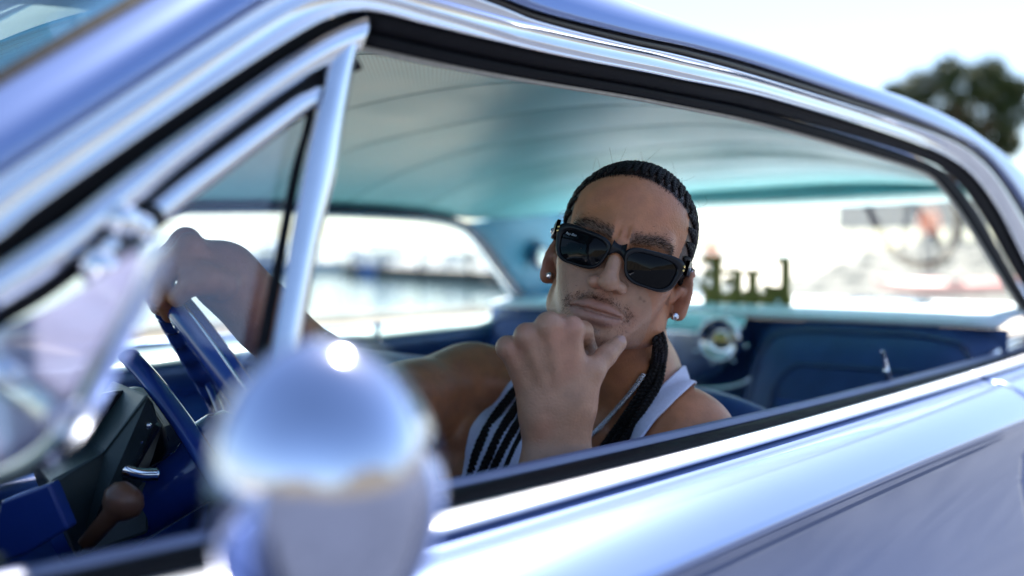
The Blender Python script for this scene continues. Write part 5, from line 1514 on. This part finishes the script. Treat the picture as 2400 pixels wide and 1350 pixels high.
# dark blue screen fence along the crest
fA, fB = at_px(2330, 44), at_px(1960, 46)
fn = empty('screen_fence', tuple(fA)); tag(fn, 'dark blue fence panels along the crest behind the person in orange', 'fence')
for i in range(9):
    a = fA + (fB - fA) * i / 9; b = fA + (fB - fA) * (i + .96) / 9; t_ = (fB - fA) / np.linalg.norm(fB - fA); n_ = np.array([-t_[1], t_[0], 0]) * .04
    MB().add([[*(a - n_)[:2], 2.2], [*(b - n_)[:2], 2.2], [*(b + n_)[:2], 2.2], [*(a + n_)[:2], 2.2], [*(a - n_)[:2], 4.6], [*(b - n_)[:2], 4.6], [*(b + n_)[:2], 4.6], [*(a + n_)[:2], 4.6]],
             [[0, 1, 5, 4], [1, 2, 6, 5], [2, 3, 7, 6], [3, 0, 4, 7], [4, 5, 6, 7]]).build('panel', M['darkcloth'], fn, smooth=False)
    MB().box((a[0] - .05, a[1] - .05, 1.0), (a[0] + .05, a[1] + .05, 4.7)).build('post', M['tar'], fn, smooth=False)
# tree behind the roof
tcn = at_px(2240, 34); tz = bank_z(tcn)
tree = empty('cypress_tree', (tcn[0], tcn[1], tz)); tag(tree, 'dark broad crowned evergreen tree rising behind the car roof', 'tree')
M['bark'] = mat('bark', (.12, .085, .06), rough=.9, var=.3, vscale=6, bump=.6, bscale=20)
M['leaf'] = mat('evergreen_leaf', (.034, .055, .014), rough=.6, var=.35, vscale=1.2, spec=.3)
tk = MB(); tk.tube([[tcn[0], tcn[1], tz - .2], [tcn[0] + .1, tcn[1], tz + 1.2], [tcn[0] - .05, tcn[1] + .1, tz + 3.2]], [.28, .22, .16], 12)
def wz(py, d=34 * .91): return CAM[2] + (600 - py) / FPX * d
clumps = []
for (px, py, r_) in ((2110, 235, .62), (2150, 200, .60), (2195, 245, .70), (2250, 205, .62), (2215, 175, .45), (2310, 200, .66), (2345, 235, .62), (2370, 280, .55), (2290, 265, .75), (2230, 300, .65), (2330, 320, .50), (2360, 340, .42), (2140, 280, .55), (2085, 215, .35), (2380, 225, .38), (2320, 172, .35), (2180, 330, .5), (2260, 350, .55)):
    c = at_px(px, 34 + random.uniform(-.8, .8), wz(py)); clumps.append((c, r_ * 1.0))
    tk.tube([[tcn[0] - .02, tcn[1] + .05, tz + random.uniform(1.6, 3.2)], (c * .5 + np.array([tcn[0], tcn[1], tz + 3]) * .5), c], [.09, .05, .02], 6)
tk.build('trunk', M['bark'], tree)
LV = []; LF = []
for c, r_ in clumps:
    n_ = int(2600 * r_)
    d = RNG.normal(0, 1, (n_, 3)); d /= np.linalg.norm(d, axis=1)[:, None]
    rad = r_ * RNG.uniform(.35, 1.0, n_) ** .5 * (1 + .25 * np.sin(d[:, 0] * 7 + c[0]) * np.sin(d[:, 2] * 8))
    pc = c + d * rad[:, None]
    a = RNG.normal(0, 1, (n_, 3)); a /= np.linalg.norm(a, axis=1)[:, None]; b = np.cross(a, RNG.normal(0, 1, (n_, 3))); b /= np.linalg.norm(b, axis=1)[:, None]
    L_ = RNG.uniform(.05, .10, n_)[:, None]; W_ = L_ * .35
    k0 = len(LV) if False else sum(len(x) for x in LV)
    q = np.stack([pc - a * L_, pc + b * W_, pc + a * L_, pc - b * W_], 1).reshape(-1, 3)
    LV.append(q); LF.append(np.arange(n_ * 4).reshape(-1, 4) + k0)
crown = np_mesh('crown', np.vstack(LV), np.vstack(LF), [M['leaf']], tree)

# ---- the plaque standing on the rear shelf (read from behind the car)
pq = onX(1752, 722, 2.42); pz = .946
plq = empty('car_club_plaque', (2.42, pq[1], pz)); tag(plq, 'gold cut-out plaque of tall letters standing on the rear shelf', 'plaque')
def pbox(y0, y1, z0, z1, name='letter', m=None, dx=.0):
    return ((2.414 + dx, y0, z0), (2.426 + dx, y1, z1))
def py_(px): return onX(px, 700, 2.42)[1]
def pz_(py, px=1750): return onX(px, py, 2.42)[2]
yl, yr = py_(1650), py_(1856)
bb2 = MB().box(*pbox(yr, yl, pz, pz_(688))); bb2.build('base_bar', M['gold'], plq, smooth=False, bevel=.002)
def letter(boxes):
    m_ = MB()
    for i_, (x0, x1, y0, y1) in enumerate(boxes): m_.box(*pbox(py_(x1 + 2.5), py_(x0 - 2.5), pz_(y1), pz_(y0 - 2), dx=-.0013 * i_))
    return m_.build('letter', M['gold'], plq, smooth=False, bevel=.0012)
letter([(1834, 1848, 612, 690), (1824, 1847, 605, 616), (1797, 1834, 672, 690), (1795, 1803, 668, 676)])                       # L
letter([(1757, 1771, 640, 690), (1747, 1780, 634, 643), (1749, 1779, 682, 690)])                                               # I
letter([(1722, 1735, 640, 690), (1697, 1735, 634, 643), (1706, 1726, 656, 664), (1704, 1711, 652, 668), (1716, 1740, 682, 690)])  # F
letter([(1672, 1687, 606, 690), (1646, 1691, 604, 616), (1656, 1676, 640, 650), (1655, 1661, 634, 656), (1650, 1690, 676, 690), (1650, 1657, 664, 680)])  # E
bt = MB().sphere((2.410, py_(1828), pz_(704)), .007, 10); bt.build('bolt', M['chrome'], plq)
